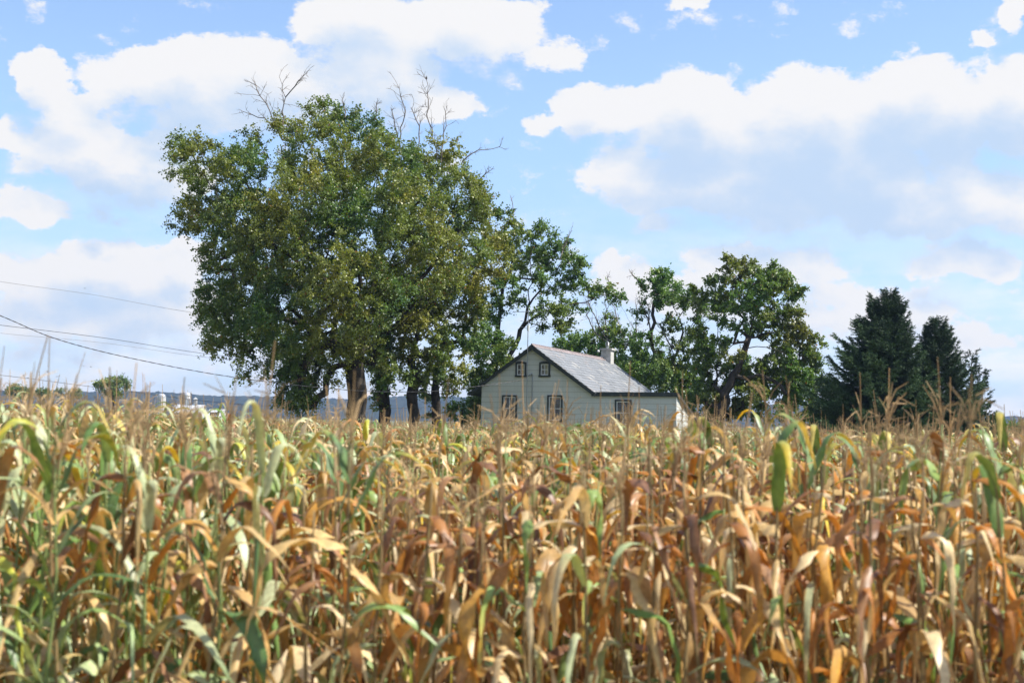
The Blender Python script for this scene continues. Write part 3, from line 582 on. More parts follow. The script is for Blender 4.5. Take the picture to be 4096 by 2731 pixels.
# spruces
def spruce(label, Y, base, top, wl, wr, seed, nb=240, shape=1.0, bl=9, group=None):
    r = np.random.default_rng(seed); B = at(*base, Y); T = at(*top, Y); g0 = float(gz(0, Y)); B[2] = g0; H = T[2] - B[2]; mpp = Y / F
    e = empty('spruce', tuple(B), label, 'spruce tree', group); P0, P1, W0, W1 = [], [], [], []; cc = []
    sk = MB(); sk.tube([(0, 0, -.1), tuple((T - B) * .5), tuple(T - B)], [.16 * H / 7, .09 * H / 7, .012], 8); sk.build('trunk', M_bark, e, True)
    wp0, wp1 = [], []
    for i in range(nb):
        t = (i + r.random()) / nb; t = .08 + .915 * t ** .8
        if t > .86 and r.random() < .55: continue
        c = (T - B) * t; prof = np.clip((1 - t) / .92, 0, 1); prof = prof ** shape * (1 if t > .2 else .75 + t)
        az_ = r.uniform(0, 2 * math.pi); w = (wl if math.cos(az_) < 0 else wr) * mpp; w = w * abs(math.cos(az_)) + .5 * (wl + wr) * mpp * abs(math.sin(az_)); L = w * prof * r.uniform(.72, 1.1) * (1 + .2 * (r.random() < .12)) + .12
        e0 = -.15 + .9 * t ** 2 + r.normal(0, .1); L = L + (.28 * r.random() if t > .8 else 0); m = max(3, int(L / .14)); p = c.copy(); e0 = e0 + (.25 if t > .8 else 0); el_ = e0
        for j in range(m):
            u = j / m; el_ = e0 + .75 * u ** 2 + r.normal(0, .05); d = np.array([math.cos(az_) * math.cos(el_), math.sin(az_) * math.cos(el_), math.sin(el_)]); q = p + d * L / m
            wp0.append(p); wp1.append(q)
            for sgn in (-1, 1, 0):
                if u < .12: continue
                a2 = az_ + sgn * r.uniform(.5, 1.0); l2 = min(.55, (.2 + .45 * (1 - u)) * L * .5 + .08) * r.uniform(.5, 1.1) if sgn else r.uniform(.1, .3); l2 = max(l2, .1)
                dd = unit(np.array([math.cos(a2), math.sin(a2), r.uniform(-.35, .35) + .25 * u + (.5 if sgn == 0 else 0)])); k = max(2, int(l2 / .06))
                for s_ in range(k):
                    P0.append(q + dd * l2 * s_ / k); W0.append(dd)
            p = q
    wp0, wp1 = np.array(wp0), np.array(wp1); V, Fq, C = ribbons(wp0, wp1, .008, .008, np.tile([[.07, .05, .035]], (len(wp0), 1)), r)
    me = mesh_np('limbs', V, Fq, M_bark); obj('limbs', me, e)
    P0 = np.array(P0); D0_ = np.array(W0); VVs, FFs, CCs = [], [], []; o = 0
    for k in range(6):
        dd = unit(D0_ + r.normal(0, .55, D0_.shape)); l = r.uniform(.07, .14, (len(P0), 1)); tipf = np.clip(np.linalg.norm(P0[:, :2] - (T - B)[:2] * (P0[:, 2:] / H), axis=1, keepdims=True) / 2.2, 0, 1); col = (np.array([[.034, .062, .030]]) + np.array([[.030, .052, .014]]) * tipf ** 2) * r.uniform(.6, 1.5, (len(P0), 1)) + (r.random((len(P0), 1)) < .12) * np.array([[.03, .045, .02]])  # needle colour brightened outwards, painting sunlit tips into it
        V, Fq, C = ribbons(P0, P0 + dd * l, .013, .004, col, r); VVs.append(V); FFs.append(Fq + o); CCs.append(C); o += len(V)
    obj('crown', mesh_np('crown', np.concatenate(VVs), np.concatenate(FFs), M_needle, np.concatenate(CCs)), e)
spruce('tall broad dark spruce, left of the two big spruces at the right', 72, (3490, 1720), (3562, 1190), 275, 170, 61, 760, .72)
spruce('pointed dark spruce, right of the two big spruces', 73, (3755, 1720), (3745, 1296), 165, 185, 62, 560, .74)
spruce('slim small spruce with pointed top on the right flank of the big spruces', 74, (3870, 1720), (3887, 1430), 60, 70, 63, 130, .6)
spruce('lowest small spruce, far right end of the spruce clump', 74, (3915, 1720), (3932, 1500), 55, 45, 64, 110, .6)
spruce('small dark spruce between the round tree and the tallest spruce', 76, (3310, 1730), (3285, 1525), 50, 60, 65, 100, .6)

# ------------------------------------------------------------------ the house
TH = R(20.4); e1 = np.array([math.cos(TH), -math.sin(TH), 0]); e2 = np.array([math.sin(TH), math.cos(TH), 0])
HC = at(2134, 1384, 73.0); HB = float(gz(0, 73)); HO = np.array([HC[0], HC[1], HB])   # foot of the gable's middle
def onfront(px, py, v=0.0):
    d = ray(px, py); n = e2; o0 = np.array([0, 0, CAMZ]); q = HO + e2 * v; s = np.dot(q - o0, n) / np.dot(d, n); p = o0 + d * s
    return float(np.dot(p - HO, e1)), float(p[2] - HB)
ZR = HC[2] - HB                                       # ridge height over the ground
uL, zL = onfront(1927, 1560); uE, zE = onfront(2705, 1575); u_, zEave = onfront(2381, 1572); ZT = zE
PITCHW = (ZR - zEave) / u_
PITCHL = PITCHW
UWL = uL; UWR = u_ - .25; UA = uE; OV = .22; RL = 12.9
HM = Matrix(((e1[0], e2[0], 0, HO[0]), (e1[1], e2[1], 0, HO[1]), (0, 0, 1, HO[2]), (0, 0, 0, 1)))
house = empty('farmhouse', (0, 0, 0), 'small pale shingle-sided farmhouse with grey slate gable roof and low side extension behind the corn', 'house'); house.matrix_world = HM
def wall_fn(q, tc, c):
    sp = q.n('ShaderNodeSeparateXYZ', {0: tc}); n = q.noise(q.vm('MULTIPLY', tc, (1, 1, .45)), 1.6, 6, .6)
    c2 = q.mix(q.smooth(n, .60, .78), c, (.33, .37, .27, 1))
    n2 = q.noise(q.vm('MULTIPLY', tc, (9, 9, .6)), 1.0, 4, .6); c3 = q.mix(q.smooth(n2, .5, .8, 0, .35), c2, (.42, .43, .38, 1))
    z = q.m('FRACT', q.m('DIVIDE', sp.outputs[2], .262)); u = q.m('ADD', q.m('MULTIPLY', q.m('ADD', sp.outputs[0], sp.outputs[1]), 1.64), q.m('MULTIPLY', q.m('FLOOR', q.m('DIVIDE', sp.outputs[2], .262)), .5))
    j = q.m('MULTIPLY', q.m('LESS_THAN', q.m('FRACT', u), .008), .4); k = q.m('MULTIPLY', q.m('LESS_THAN', z, .08), .45)  # j: butt joints; k: lap shadow line painted along each course's foot
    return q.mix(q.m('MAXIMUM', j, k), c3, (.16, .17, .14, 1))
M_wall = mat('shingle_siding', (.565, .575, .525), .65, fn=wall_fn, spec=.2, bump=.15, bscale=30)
M_trim = mat('green_grey_trim', (.035, .043, .040), .5, var=.2)
M_white = mat('white_paint', (.70, .71, .68), .5, var=.08)
M_slate = mat('roof_slate', attr=True, rough=.5, spec=.4, var=.08, vscale=9)
M_rust = mat('rusty_ridge_metal', (.25, .205, .195), .55, var=.35, vscale=4, spec=.4)
M_conc = mat('chimney_concrete', (.47, .46, .43), .85, var=.18, vscale=5)
M_metal = mat('galvanised_metal', (.42, .43, .44), .35, metal=.85, var=.15)
M_mast = mat('grey_mast', (.30, .31, .31), .45, metal=.4)
def glass_fn(q, tc, c): return q.mix(q.smooth(q.noise(tc, 2.5, 2, .5), .5, .6), (.012, .013, .012, 1), (.06, .06, .035, 1))
M_glass = mat('window_glass', (.02, .02, .02), .06, spec=.6, fn=glass_fn)
M_curt = mat('curtain', (.30, .28, .17), .9)
M_roof2 = mat('dark_roofing', (.06, .06, .06), .8, var=.3)
CO = .262
def roofline(u):   # underside of the roof over the front wall
    a = ZR - PITCHW * abs(u) - .05
    return np.where((u > UWR), min(ZT - .02, 99), np.maximum(a, zEave if u > 0 else a))
def siding(name, plane, u0, u1, top, z0=0.0, parent=house):
    """courses lapped like shingles; plane(u, out, z) -> point, top(u) upper limit"""
    mb = MB(); k0 = int(z0 / CO); zmax = max(top(u) for u in np.linspace(u0, u1, 60)); us = np.linspace(u0, u1, 220)
    k = k0
    while k * CO < zmax:
        za, zb = k * CO, (k + 1) * CO
        okk = [u for u in us if top(u) > za + .01]
        if len(okk) > 1:
            seg = np.array(okk)
            for a, b in zip(seg[:-1], seg[1:]):
                if b - a > (us[1] - us[0]) * 1.5: continue
                ta, tb = min(zb, float(top(a))), min(zb, float(top(b)))
                oa, ob = .016 - .013 * (ta - za) / CO, .016 - .013 * (tb - za) / CO
                mb.poly([plane(a, .016, za), plane(b, .016, za), plane(b, ob, tb), plane(a, oa, ta)])
                mb.poly([plane(a, 0, za), plane(b, 0, za), plane(b, .016, za), plane(a, .016, za)])
        k += 1
    return mb.build(name, M_wall, parent)
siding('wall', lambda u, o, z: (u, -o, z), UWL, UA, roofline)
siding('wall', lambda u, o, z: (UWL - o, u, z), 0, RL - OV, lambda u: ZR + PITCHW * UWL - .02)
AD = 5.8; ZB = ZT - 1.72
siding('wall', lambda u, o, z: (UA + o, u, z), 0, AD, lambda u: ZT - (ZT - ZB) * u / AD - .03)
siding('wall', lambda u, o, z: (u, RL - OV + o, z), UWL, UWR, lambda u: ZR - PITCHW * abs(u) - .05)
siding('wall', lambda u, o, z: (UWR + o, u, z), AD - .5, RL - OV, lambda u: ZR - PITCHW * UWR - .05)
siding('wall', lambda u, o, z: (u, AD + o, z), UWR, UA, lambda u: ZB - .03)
# slate roof: every slate a slightly tilted, slightly different plate
def slate_roof(side):
    V, Fq, C = [], [], []; r = np.random.default_rng(77 + side); Ls = math.hypot(abs(u_) + .05, PITCHW * (abs(u_) + .05)); Wd = abs(u_) + .05
    ncs = 15; ex = Ls / ncs; cs, sn = Wd / Ls, PITCHW * Wd / Ls; n0 = np.array([sn * side, 0, cs])
    def pt(s, v, h): return np.array([side * s * cs, v, ZR - s * sn]) + n0 * h
    for k in range(ncs):
        v = -OV + (-.15 if k % 2 else 0) ; s0, s1 = k * ex, (k + 1) * ex + .02
        while v < RL:
            w = r.uniform(.22, .42); a, b = max(v, -OV), min(v + w - .008, RL)
            if b > a + .02:
                t = r.normal(0, .004); h0 = .030 + t; h1 = .052 + abs(r.normal(0, .006)); dn = r.normal(0, .008)
                i = len(V); V += [pt(s0, a, h0), pt(s0, b, h0), pt(s1 + dn, b, h1), pt(s1 + dn, a, h1 + r.normal(0, .003)), pt(s1 + dn, b, .01), pt(s1 + dn, a, .01)]
                f = [(i, i + 1, i + 2, i + 3), (i + 3, i + 2, i + 4, i + 5)]; Fq += f
                c = np.array([.215, .225, .238]) * r.uniform(.88, 1.14); q = r.random()
                if q < .05 + .1 * (k < 2): c = np.array([.27, .255, .25])
                elif q < .12: c = np.array([.38, .37, .35])
                C += [c] * 6
            v += w
    Fq = np.array(Fq); 
    if side < 0: Fq = Fq[:, ::-1]
    V = np.array(V); 
    ob = obj('roof', mesh_np('roof', V, Fq, M_slate, np.array(C)), house); return ob
rf = slate_roof(1); slate_roof(-1)
mb = MB()   # roof deck under the slates
W_ = abs(u_) + .05
for sd_ in (1, -1): mb.hexa([(0, -OV + .02, ZR - .10), (sd_ * W_, -OV + .02, ZR - PITCHW * W_ - .10), (sd_ * W_, RL - .02, ZR - PITCHW * W_ - .10), (0, RL - .02, ZR - .10), (0, -OV + .02, ZR), (sd_ * W_, -OV + .02, ZR - PITCHW * W_), (sd_ * W_, RL - .02, ZR - PITCHW * W_), (0, RL - .02, ZR)])
mb.build('roof_deck', M_trim, house)
for sd_ in (1, -1):
    for y0, y1 in ((-OV - .035, -OV - .001), (RL + .001, RL + .035)):
        mb = MB(); mb.hexa([(0, y0, ZR - .19), (sd_ * W_, y0, ZR - PITCHW * W_ - .15), (sd_ * W_, y1, ZR - PITCHW * W_ - .15), (0, y1, ZR - .19), (0, y0, ZR + .02), (sd_ * W_, y0, ZR - PITCHW * W_ + .02), (sd_ * W_, y1, ZR - PITCHW * W_ + .02), (0, y1, ZR + .02)])
        mb.build('bargeboard', M_trim, house)
mb = MB(); mb.box((-W_ - .12, -OV, ZR - PITCHW * W_ - .12), (-W_ + .02, RL, ZR - PITCHW * W_ + .0)); mb.build('gutter', M_trim, house)
mb = MB()
for sd_ in (1, -1): mb.hexa([(0, -OV - .05, ZR + .058), (sd_ * .17, -OV - .05, ZR + .058 - PITCHW * .17), (sd_ * .17, RL + .03, ZR + .058 - PITCHW * .17), (0, RL + .03, ZR + .058), (0, -OV - .05, ZR + .085), (sd_ * .17, -OV - .05, ZR + .08 - PITCHW * .17), (sd_ * .17, RL + .03, ZR + .08 - PITCHW * .17), (0, RL + .03, ZR + .085)])
mb.tube([(0, -OV - .05, ZR + .09), (0, RL + .03, ZR + .09)], .03, 8); mb.build('ridge_cap', M_rust, rf)
# extension roof with its fascia
mb = MB(); sl_ = (ZT - ZB) / AD
def zx(y): return ZT + .03 - sl_ * y
mb.hexa([(UWR + .05, -.10, zx(-.10) - .08), (UA + .12, -.10, zx(-.10) - .08), (UA + .12, AD + .25, zx(AD + .25) - .08), (UWR + .05, AD + .25, zx(AD + .25) - .08), (UWR + .05, -.10, zx(-.10)), (UA + .12, -.10, zx(-.10)), (UA + .12, AD + .25, zx(AD + .25)), (UWR + .05, AD + .25, zx(AD + .25))])
mb.build('extension_roof', M_roof2, house)
mb = MB(); mb.box((UWR + .1, -.145, ZT - .14), (UA + .145, -.103, ZT + .065)); mb.build('fascia', M_trim, house)
mb = MB(); mb.hexa([(UA + .122, -.10, zx(-.10) - .15), (UA + .15, -.10, zx(-.10) - .15), (UA + .15, AD + .25, zx(AD + .25) - .15), (UA + .122, AD + .25, zx(AD + .25) - .15), (UA + .122, -.10, zx(-.10) - .03), (UA + .15, -.10, zx(-.10) - .03), (UA + .15, AD + .25, zx(AD + .25) - .03), (UA + .122, AD + .25, zx(AD + .25) - .03)])
mb.build('rake_board', M_trim, house)
mb = MB(); mb.box((UA - .005, -.035, 0), (UA + .035, .03, ZT - .15)); mb.build('corner_board', M_white, house)
# windows
def window(px0, py0, px1, py1, two=True, curtain=True, arch=True):
    a, zt = onfront(px0, py0); b, zb = onfront(px1, py1); _, zt2 = onfront(px1, py0); zt = (zt + zt2) / 2; fwid = .085
    mb = MB(); mb.box((a, -.075, zb), (a + fwid, -.018, zt)); mb.box((b - fwid, -.075, zb), (b, -.018, zt)); mb.box((a - .02, -.095, zb - .06), (b + .02, -.018, zb + .03)); mb.box((a + fwid, -.072, zt - fwid), (b - fwid, -.018, zt))
    if arch: mb.hexa([(a, -.078, zt + .001), (b, -.078, zt + .001), (b, -.018, zt + .001), (a, -.018, zt + .001), (a + .2, -.078, zt + .045), (b - .2, -.078, zt + .045), (b - .2, -.018, zt + .045), (a + .2, -.018, zt + .045)])
    w = mb.build('window', M_trim, house)
    x0, x1, z0, z1 = a + fwid, b - fwid, zb + .03, zt - fwid; s = .035
    m2 = MB(); m2.box((x0, -.055, z0), (x0 + s, -.018, z1)); m2.box((x1 - s, -.055, z0), (x1, -.018, z1)); m2.box((x0 + s, -.053, z0), (x1 - s, -.018, z0 + s * 1.3)); m2.box((x0 + s, -.053, z1 - s), (x1 - s, -.018, z1))
    xm = (x0 + x1) / 2; zm = (z0 + z1) / 2; m2.box((xm - .011, -.048, z0 + s), (xm + .011, -.02, z1 - s)); m2.box((x0 + s, -.051, zm - .013), (x1 - s, -.02, zm + .013)); m2.build('sash', M_white, w)
    m3 = MB(); m3.poly([(x0 + s, -.024, z0 + s), (x1 - s, -.024, z0 + s), (x1 - s, -.024, z1 - s), (x0 + s, -.024, z1 - s)]); m3.build('pane', M_glass, w)
    if curtain:
        m4 = MB(); n = 10; xa, xb = xm + .03, x1 - s - .002
        for i in range(n): p = lambda t: (xa + (xb - xa) * t, -.029 - .003 * math.sin(t * 19), 0)
        for i in range(n):
            q0, q1 = p(i / n), p((i + 1) / n); m4.poly([(q0[0], q0[1], z0 + s), (q1[0], q1[1], z0 + s), (q1[0], q1[1], z1 - s), (q0[0], q0[1], z1 - s)])
        m4.build('curtain', M_curt, w)
window(2064, 1449, 2106, 1503); window(2159, 1449, 2201, 1503)
window(2010, 1580, 2068, 1682, curtain=False, arch=False); window(2191, 1580, 2250, 1684, arch=False, curtain=False); window(2461, 1598, 2526, 1700, arch=False, curtain=False)
# chimney
cy0 = 11.75; mb = MB(); zc = ZR + .54
mb.box((-.15, cy0, ZR - 1.0), (.42, cy0 + .62, zc)); ch = mb.build('chimney', M_conc, house)
mb = MB(); mb.box((-.23, cy0 - .08, zc), (.50, cy0 + .70, zc + .10)); mb.build('chimney_cap', M_conc, ch)
mb = MB(); fx, fy = .135, cy0 + .3; z = zc + .10
mb.tube([(fx, fy, z), (fx, fy, z + .14)], .085, 14)
for k in range(3): mb.tube([(fx, fy, z + .16 + k * .065), (fx, fy, z + .19 + k * .065), (fx, fy, z + .215 + k * .065)], [.125, .125, .08], 16)
mb.tube([(fx, fy, z + .355), (fx, fy, z + .40)], [.11, .02], 16); mb.build('flue_cap', M_metal, ch, True)
# vent pole with a white ball near the chimney, mast and service conduit on the gable
M_green = mat('green_rod', (.03, .12, .06), .5)
mb = MB(); mb.tube([(-.05, 10.9, ZR + .05), (-.05, 10.9, ZR + .42)], .012, 6); mb.tube([(-.05, 10.9, ZR + .42), (-.05, 10.9, ZR + .85)], .014, 6); pr = mb.build('lightning_rod', M_green, rf)
me = bpy.data.meshes.new('ball'); import bmesh; bm = bmesh.new(); bmesh.ops.create_uvsphere(bm, u_segments=16, v_segments=10, radius=.075); bm.to_mesh(me); bm.free(); me.transform(Matrix.Translation((-.05, 10.9, ZR + .42)))
for p in me.polygons: p.use_smooth = True
me.materials.append(M_white); obj('ball', me, pr)
ua, _z = onfront(2113, 1410, -OV); mtop = onfront(2118, 1238, -OV)[1]
am = empty('antenna', tuple(HO + e1 * ua + e2 * (-OV - .09)), 'thin metal aerial mast fixed to the gable end, rising past the roof peak', 'antenna'); am.rotation_euler[2] = -TH
mb = MB(); mb.tube([(0, 0, 0), (0, 0, mtop)], .022, 8); mb.build('mast', M_mast, am)
mb = MB(); mb.tube([(-.75, .1, mtop - .1), (.75, -.1, mtop - .14)], .013, 6); mb.build('boom', M_mast, am)
for k in range(7):
    t = -.68 + k * .22; l = .34 - .02 * k; mb = MB(); mb.tube([(t, -l, mtop - .11 - .03 * t), (t, l, mtop - .11 - .03 * t)], .006, 5); mb.build('element', M_mast, am)
mb = MB(); mb.tube([(-.42, .05, mtop - .55), (.0, 0, mtop - .62), (.52, -.03, mtop - .45)], .012, 6); mb.tube([(-.35, -.05, mtop - .85), (.0, 0, mtop - .95), (.48, .05, mtop - .72)], .012, 6); mb.build('lower_boom', M_mast, am)
mb = MB(); mb.box((-.04, -.06, mtop - 1.05), (.05, .05, mtop - .78)); mb.build('signal_box', M_white, am)
cu, cz = onfront(2131, 1499); mb = MB(); mb.tube([(cu, -.05, 0), (cu, -.05, cz)], .022, 8); mb.tube([(cu, -.05, cz), (cu - .03, -.09, cz + .05), (cu - .1, -.14, cz - .02)], .035, 8); mb.build('service_conduit', M_mast, house)

# ------------------------------------------------------------------ overhead wires
M_wire = mat('black_cable', (.03, .03, .032), .5)
M_wirel = mat('grey_cable', (.20, .20, .21), .45)
def wire(label, pts, r, m=M_wire, twist=False, last=None, group=None):
    P_ = [at(*q) for q in pts]
    if last is not None: P_.append(np.array(last))
    P_ = np.array(P_); n = 90; t = np.linspace(0, len(P_) - 1, n); out = []
    for q in t:      # Catmull-Rom
        i = min(int(q), len(P_) - 2); u = q - i; p0, p1, p2, p3 = P_[max(i - 1, 0)], P_[i], P_[i + 1], P_[min(i + 2, len(P_) - 1)]
        out.append(.5 * ((2 * p1) + (-p0 + p2) * u + (2 * p0 - 5 * p1 + 4 * p2 - p3) * u * u + (-p0 + 3 * p1 - 3 * p2 + p3) * u ** 3))
    mb = MB()
    if twist:
        dense = [out[int(i)] * (1 - (i - int(i))) + out[min(int(i) + 1, n - 1)] * (i - int(i)) for i in np.linspace(0, n - 1, 700)]
        for ph in (0, math.pi): mb.tube([p + np.array([0, math.cos(i * .42 + ph), math.sin(i * .42 + ph)]) * r * 1.1 for i, p in enumerate(dense)], r, 5)
    else: mb.tube(out, r, 6)
    me_o = mb.build('overhead_cable', m); return tag(me_o, label, 'cable', group)
wh = HO + e1 * (cu - .1) + e2 * (-.14) + np.array([0, 0, cz])
wire('twisted service cable sagging from upper left down to the house gable', [(-500,1060,40),(0,1262,46),(240,1360,48),(560,1440,52),(960,1512,56),(1400,1560,62),(1700,1566,67),(1900,1546,70),(2080,1520,72)], .008, M_wire, True, last=wh)
wire('upper of the paired black cables entering the large maple at mid height', [(-500,1235,46),(0,1300,50),(420,1352,58),(905,1424,68),(1300,1440,76)], .009)
wire('thin faint cable just below the paired black cable on the left', [(-500,1270,46),(0,1332,50),(420,1372,58),(905,1437,68),(1300,1450,76)], .006, M_wirel)
wire('highest thin cable reaching the left edge of the maple crown', [(-500,1040,46),(0,1126,50),(380,1180,60),(745,1246,68),(1100,1290,75)], .007, M_wirel)
wire('lowest black cable running just above the corn tassels on the left', [(-500,1450,52),(0,1500,56),(400,1550,62),(978,1618,72),(1500,1634,84),(1900,1620,92)], .009)

# ------------------------------------------------------------------ far things on the left
def far_tree(label, Y, cx, cy, rx, ry, seed, **k):
    r = np.random.default_rng(seed); bl = [(cx, cy, rx * .75, ry * .8, 0, 1)]
    for i in range(8): a = r.uniform(0, 6.28); bl.append((cx + math.cos(a) * rx * .5, cy + math.sin(a) * ry * .42, rx * .42, ry * .40, r.uniform(-1, 1) * rx * .5 * Y / F, 1))
    return tree(label, Y, [[(cx, cy + ry + 60), (cx, cy + ry * .7), (cx + 3, cy - ry * .4)], [(cx, cy + ry * .6), (cx + rx * .5, cy, 0)], [(cx, cy + ry * .6), (cx - rx * .5, cy + ry * .1, 0)]], bl, .22, seed, lsize=.30, spr=.6, per=56, name='tree', dens=.55, group='far trees on the left horizon' if cx < 2000 else 'far trees on the right horizon', **k)
far_tree('round broad tree on the horizon, largest of the far trees on the left', 250, 452, 1545, 85, 48, 71, yellow=.12)
far_tree('pale green far tree at the left edge of the picture', 290, 62, 1562, 42, 28, 72, yellow=.3)
far_tree('dark far tree beside the pale one at the left edge', 300, 100, 1572, 34, 30, 73, yellow=.02)
far_tree('small far tree between the dark tree and the windmill', 320, 172, 1575, 34, 24, 74, yellow=.12)
far_tree('small far tree directly behind the windmill', 480, 245, 1568, 30, 22, 75, yellow=.2)
far_tree('small far tree between the windmill and the largest far tree', 480, 305, 1572, 34, 22, 76, yellow=.15)
far_tree('low round far tree right of the spruce clump', 190, 3985, 1700, 50, 26, 77, yellow=.1)
far_tree('low far tree at the right edge of the picture', 200, 4080, 1708, 50, 26, 78, yellow=.2)
# windmill
YW = 430; wc = at(262, 1562, YW); wg = float(gz(0, YW)); wm = empty('windmill', (wc[0], YW, wg), 'small farm windmill with pale wheel on a lattice tower at far left', 'windmill'); hh = wc[2] - wg
mb = MB()
for sx in (-1, 1):
    for sy in (-1, 1): mb.tube([(sx * 1.4, sy * 1.4, 0), (sx * .15, sy * .15, hh - .2)], .05, 5)
for k in range(1, 9):
    z = hh * k / 9.5; w = 1.4 - 1.25 * z / hh; w2 = 1.4 - 1.25 * (hh * (k + 1) / 9.5) / hh; z2 = hh * (k + 1) / 9.5
    q = [(-w, -w, z), (w, -w, z), (w, w, z), (-w, w, z)]; q2 = [(-w2, -w2, z2), (w2, -w2, z2), (w2, w2, z2), (-w2, w2, z2)]
    for i in range(4):
        mb.tube([q[i], q[(i + 1) % 4]], .03, 4); 
        if k < 8: mb.tube([q[i], q2[(i + 1) % 4]], .025, 4)
mb.build('tower', M_mast, wm)
mb = MB(); Rw = .95
for k in range(18):
    a = k / 18 * 2 * math.pi; b = a + .22; y = -.45
    mb.poly([(math.cos(a) * .3, y, hh + math.sin(a) * .3), (math.cos(a) * Rw, y - .06, hh + math.sin(a) * Rw), (math.cos(b) * Rw, y + .10, hh + math.sin(b) * Rw), (math.cos(b) * .3, y + .05, hh + math.sin(b) * .3)])
mb.tube([(0, -.6, hh), (0, .4, hh)], .08, 8); mb.build('wheel', M_white, wm)
mb = MB(); mb.box((-.02, .4, hh - .04), (.02, 1.3, hh + .04)); mb.box((-.03, 1.2, hh - .35), (.03, 2.0, hh + .35)); mb.build('tail_vane', M_white, wm)
# silos and barns
M_silo = mat('silo_concrete', (.42, .41, .38), .8, var=.15, vscale=.6)
M_dome = mat('silo_dome_metal', (.50, .51, .51), .4, metal=.3)
M_tin = mat('pale_tin_roof', (.52, .54, .56), .45, var=.08, spec=.5)
M_barn = mat('white_barn_boards', (.46, .46, .44), .8, var=.12)
def silo(label, px, py, wpx, Y):
    c = at(px, py, Y); g_ = float(gz(0, Y)); h = c[2] - g_; rad = wpx / 2 * Y / F; s = empty('silo', (c[0], Y, g_), label, 'silo', 'far silos on the left horizon')
    mb = MB(); pts = []; rr = []
    nb_ = 26
    for k in range(nb_): z = (h - rad) * k / nb_; pts += [(0, 0, z), (0, 0, z + .12)]; rr += [rad * 1.02, rad]
    pts.append((0, 0, h - rad)); rr.append(rad); mb.tube(pts, rr, 32); mb.build('tank', M_silo, s, True)
    mb = MB(); mb.tube([(0, 0, h - rad + rad * math.sin(a)) for a in np.linspace(0, 1.56, 9)], [rad * 1.03 * math.cos(a) + .01 for a in np.linspace(0, 1.56, 9)], 32); mb.build('dome', M_dome, s, True)
    mb = MB(); mb.box((-rad * .25 - .02, -rad - .45, 0), (rad * .25, -rad * .98, h - rad * .8)); mb.build('unloading_chute', M_silo, s)
silo('left of two slim pale silos with domed top behind the corn', 647, 1573, 34, 620); silo('right silo, next to the white barn roof', 748, 1568, 30, 640)
def barn(label, px0, px1, py_top, py_eave, Y, cup=False):
    a = at(px0, py_eave, Y); b = at(px1, py_eave, Y); t = at((px0 + px1) / 2, py_top, Y); g_ = float(gz(0, Y)); Lx = b[0] - a[0]; cx = (a[0] + b[0]) / 2; ze = a[2] - g_; zr = t[2] - g_; dp = 6
    e = empty('barn', (cx, Y, g_), label, 'barn', 'far barns on the left horizon'); mb = MB(); mb.box((-Lx / 2 + .3, -dp, 0), (Lx / 2 - .3, dp, ze)); x0, x1 = -Lx / 2 + .3, Lx / 2 - .3
    for x in (x0, x1): mb.poly([(x, -dp, ze), (x, dp, ze), (x, 0, zr - .1)])
    mb.build('wall', M_barn, e); m2 = MB()
    for s_ in (-1, 1): m2.hexa([(-Lx / 2, s_ * (dp + .5), ze - .3), (Lx / 2, s_ * (dp + .5), ze - .3), (Lx / 2, 0, zr - .12), (-Lx / 2, 0, zr - .12), (-Lx / 2, s_ * (dp + .5), ze - .15), (Lx / 2, s_ * (dp + .5), ze - .15), (Lx / 2, 0, zr + .03), (-Lx / 2, 0, zr + .03)])
    rr_ = m2.build('roof', M_tin, e)
    for k in range(cup): 
        m3 = MB(); x = (-.05 + .22 * k) * Lx; m3.box((x - .6, -.6, zr - .2), (x + .6, .6, zr + 2.2)); m3.hexa([(x - .8, -.8, zr + 2.2), (x + .8, -.8, zr + 2.2), (x + .8, .8, zr + 2.2), (x - .8, .8, zr + 2.2), (x - .05, -.05, zr + 3.0), (x + .05, -.05, zr + 3.0), (x + .05, .05, zr + 3.0), (x - .05, .05, zr + 3.0)]); m3.build('cupola', M_barn, rr_)
    m4 = MB(); m4.box((-1.6, -dp - .05, 0), (1.6, -dp - .001, 3.6)); m4.build('barn_door', M_trim, e)
barn('white tin-roofed barn with roof vents beside the silos', 700, 820, 1618, 1648, 600, 2)
barn('lower white barn right of the silos, mostly hidden by corn', 838, 900, 1636, 1662, 560)

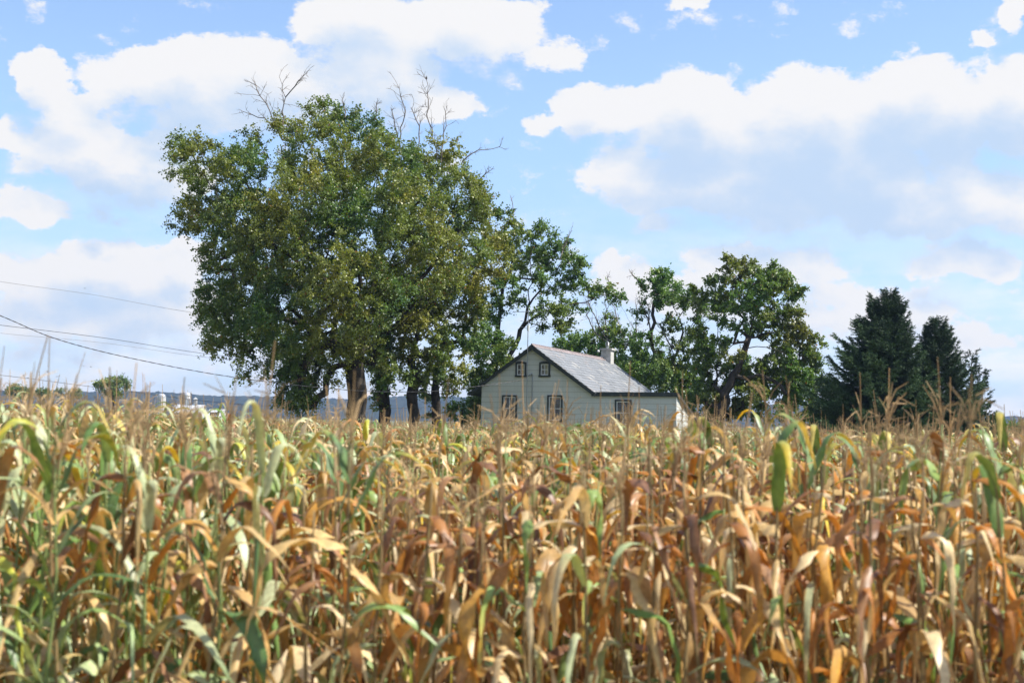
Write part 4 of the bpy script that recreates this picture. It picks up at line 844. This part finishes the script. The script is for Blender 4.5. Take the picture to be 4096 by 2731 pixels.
# birds
M_bird = mat('dark_feathers', (.02, .02, .022), .7)
def bird_mesh(flap):
    s = Skel(np.random.default_rng(3)); mb = MB(); mb.tube([(0, -.11, 0), (0, -.08, .005), (0, 0, .012), (0, .07, .005), (0, .12, 0), (0, .14, -.003)], [.004, .022, .034, .026, .018, .003], 8)
    for sx in (-1, 1):
        a = flap; p = [(sx * .02, .06, .01), (sx * .14, .075, .01 + .14 * a), (sx * .27, .0, .01 + .16 * a), (sx * .14, -.02, .01 + .12 * a), (sx * .02, -.04, .01)]
        mb.poly(p); mb.poly([(x, y, z - .006) for x, y, z in p][::-1])
    mb.poly([(-.015, -.1, 0), (.015, -.1, 0), (.035, -.19, 0), (-.035, -.19, 0)]); return mb
bl_ = [('low over the far trees at the left edge', 38, 1525), ('just right of the lowest bird at the left edge', 94, 1502), ('above the small far trees on the left', 111, 1512), ('above the gap between the windmill and the tall tassels', 192, 1488), ('just above the windmill', 228, 1505), ('left one of the close pair above the largest far tree', 334, 1465), ('right one of the close pair above the largest far tree', 364, 1467), ('just above the right side of the largest far tree', 495, 1496), ('high in the sky, topmost bird on the left', 340, 1154)]
for k, (w, x, y) in enumerate(bl_):
    o = bird_mesh([.8, -.4, .3, 1.1, -.2, .6, .1, .9, .4][k]).build('bird', M_bird); o.location = at(x, y, 210); o.rotation_euler = (.1, .15, k * 1.3); tag(o, 'small dark flying bird ' + w, 'bird', 'birds flying at the left')
mb = MB(); mb.tube([(0, -.12, -.06), (0, -.05, .0), (0, .01, .06), (0, .04, .11), (0, .07, .13), (0, .10, .125)], [.008, .035, .042, .028, .024, .003], 8); mb.tube([(.01, 0, .03), (.012, .01, -.06)], .004, 4); pb = mb.build('bird', M_bird); pb.location = at(1706, 318, 70); tag(pb, 'small bird perched on the highest bare branch of the maple', 'bird')

# ------------------------------------------------------------------ haze
m = bpy.data.materials.new('haze_air'); m.use_nodes = True; m.node_tree.nodes.clear(); q = G(m.node_tree); o_ = q.n('ShaderNodeOutputMaterial')
v = q.n('ShaderNodeVolumePrincipled', {'Color': (.45, .63, 1, 1), 'Density': .00016, 'Anisotropy': .2}); q.L.new(v.outputs[0], o_.inputs['Volume'])
mb = MB(); mb.box((-2600, -60, -2), (2600, 2700, 90)); hzo = mb.build('haze', m); tag(hzo, kind='stuff')
m.cycles.homogeneous_volume = True if hasattr(m.cycles, 'homogeneous_volume') else None
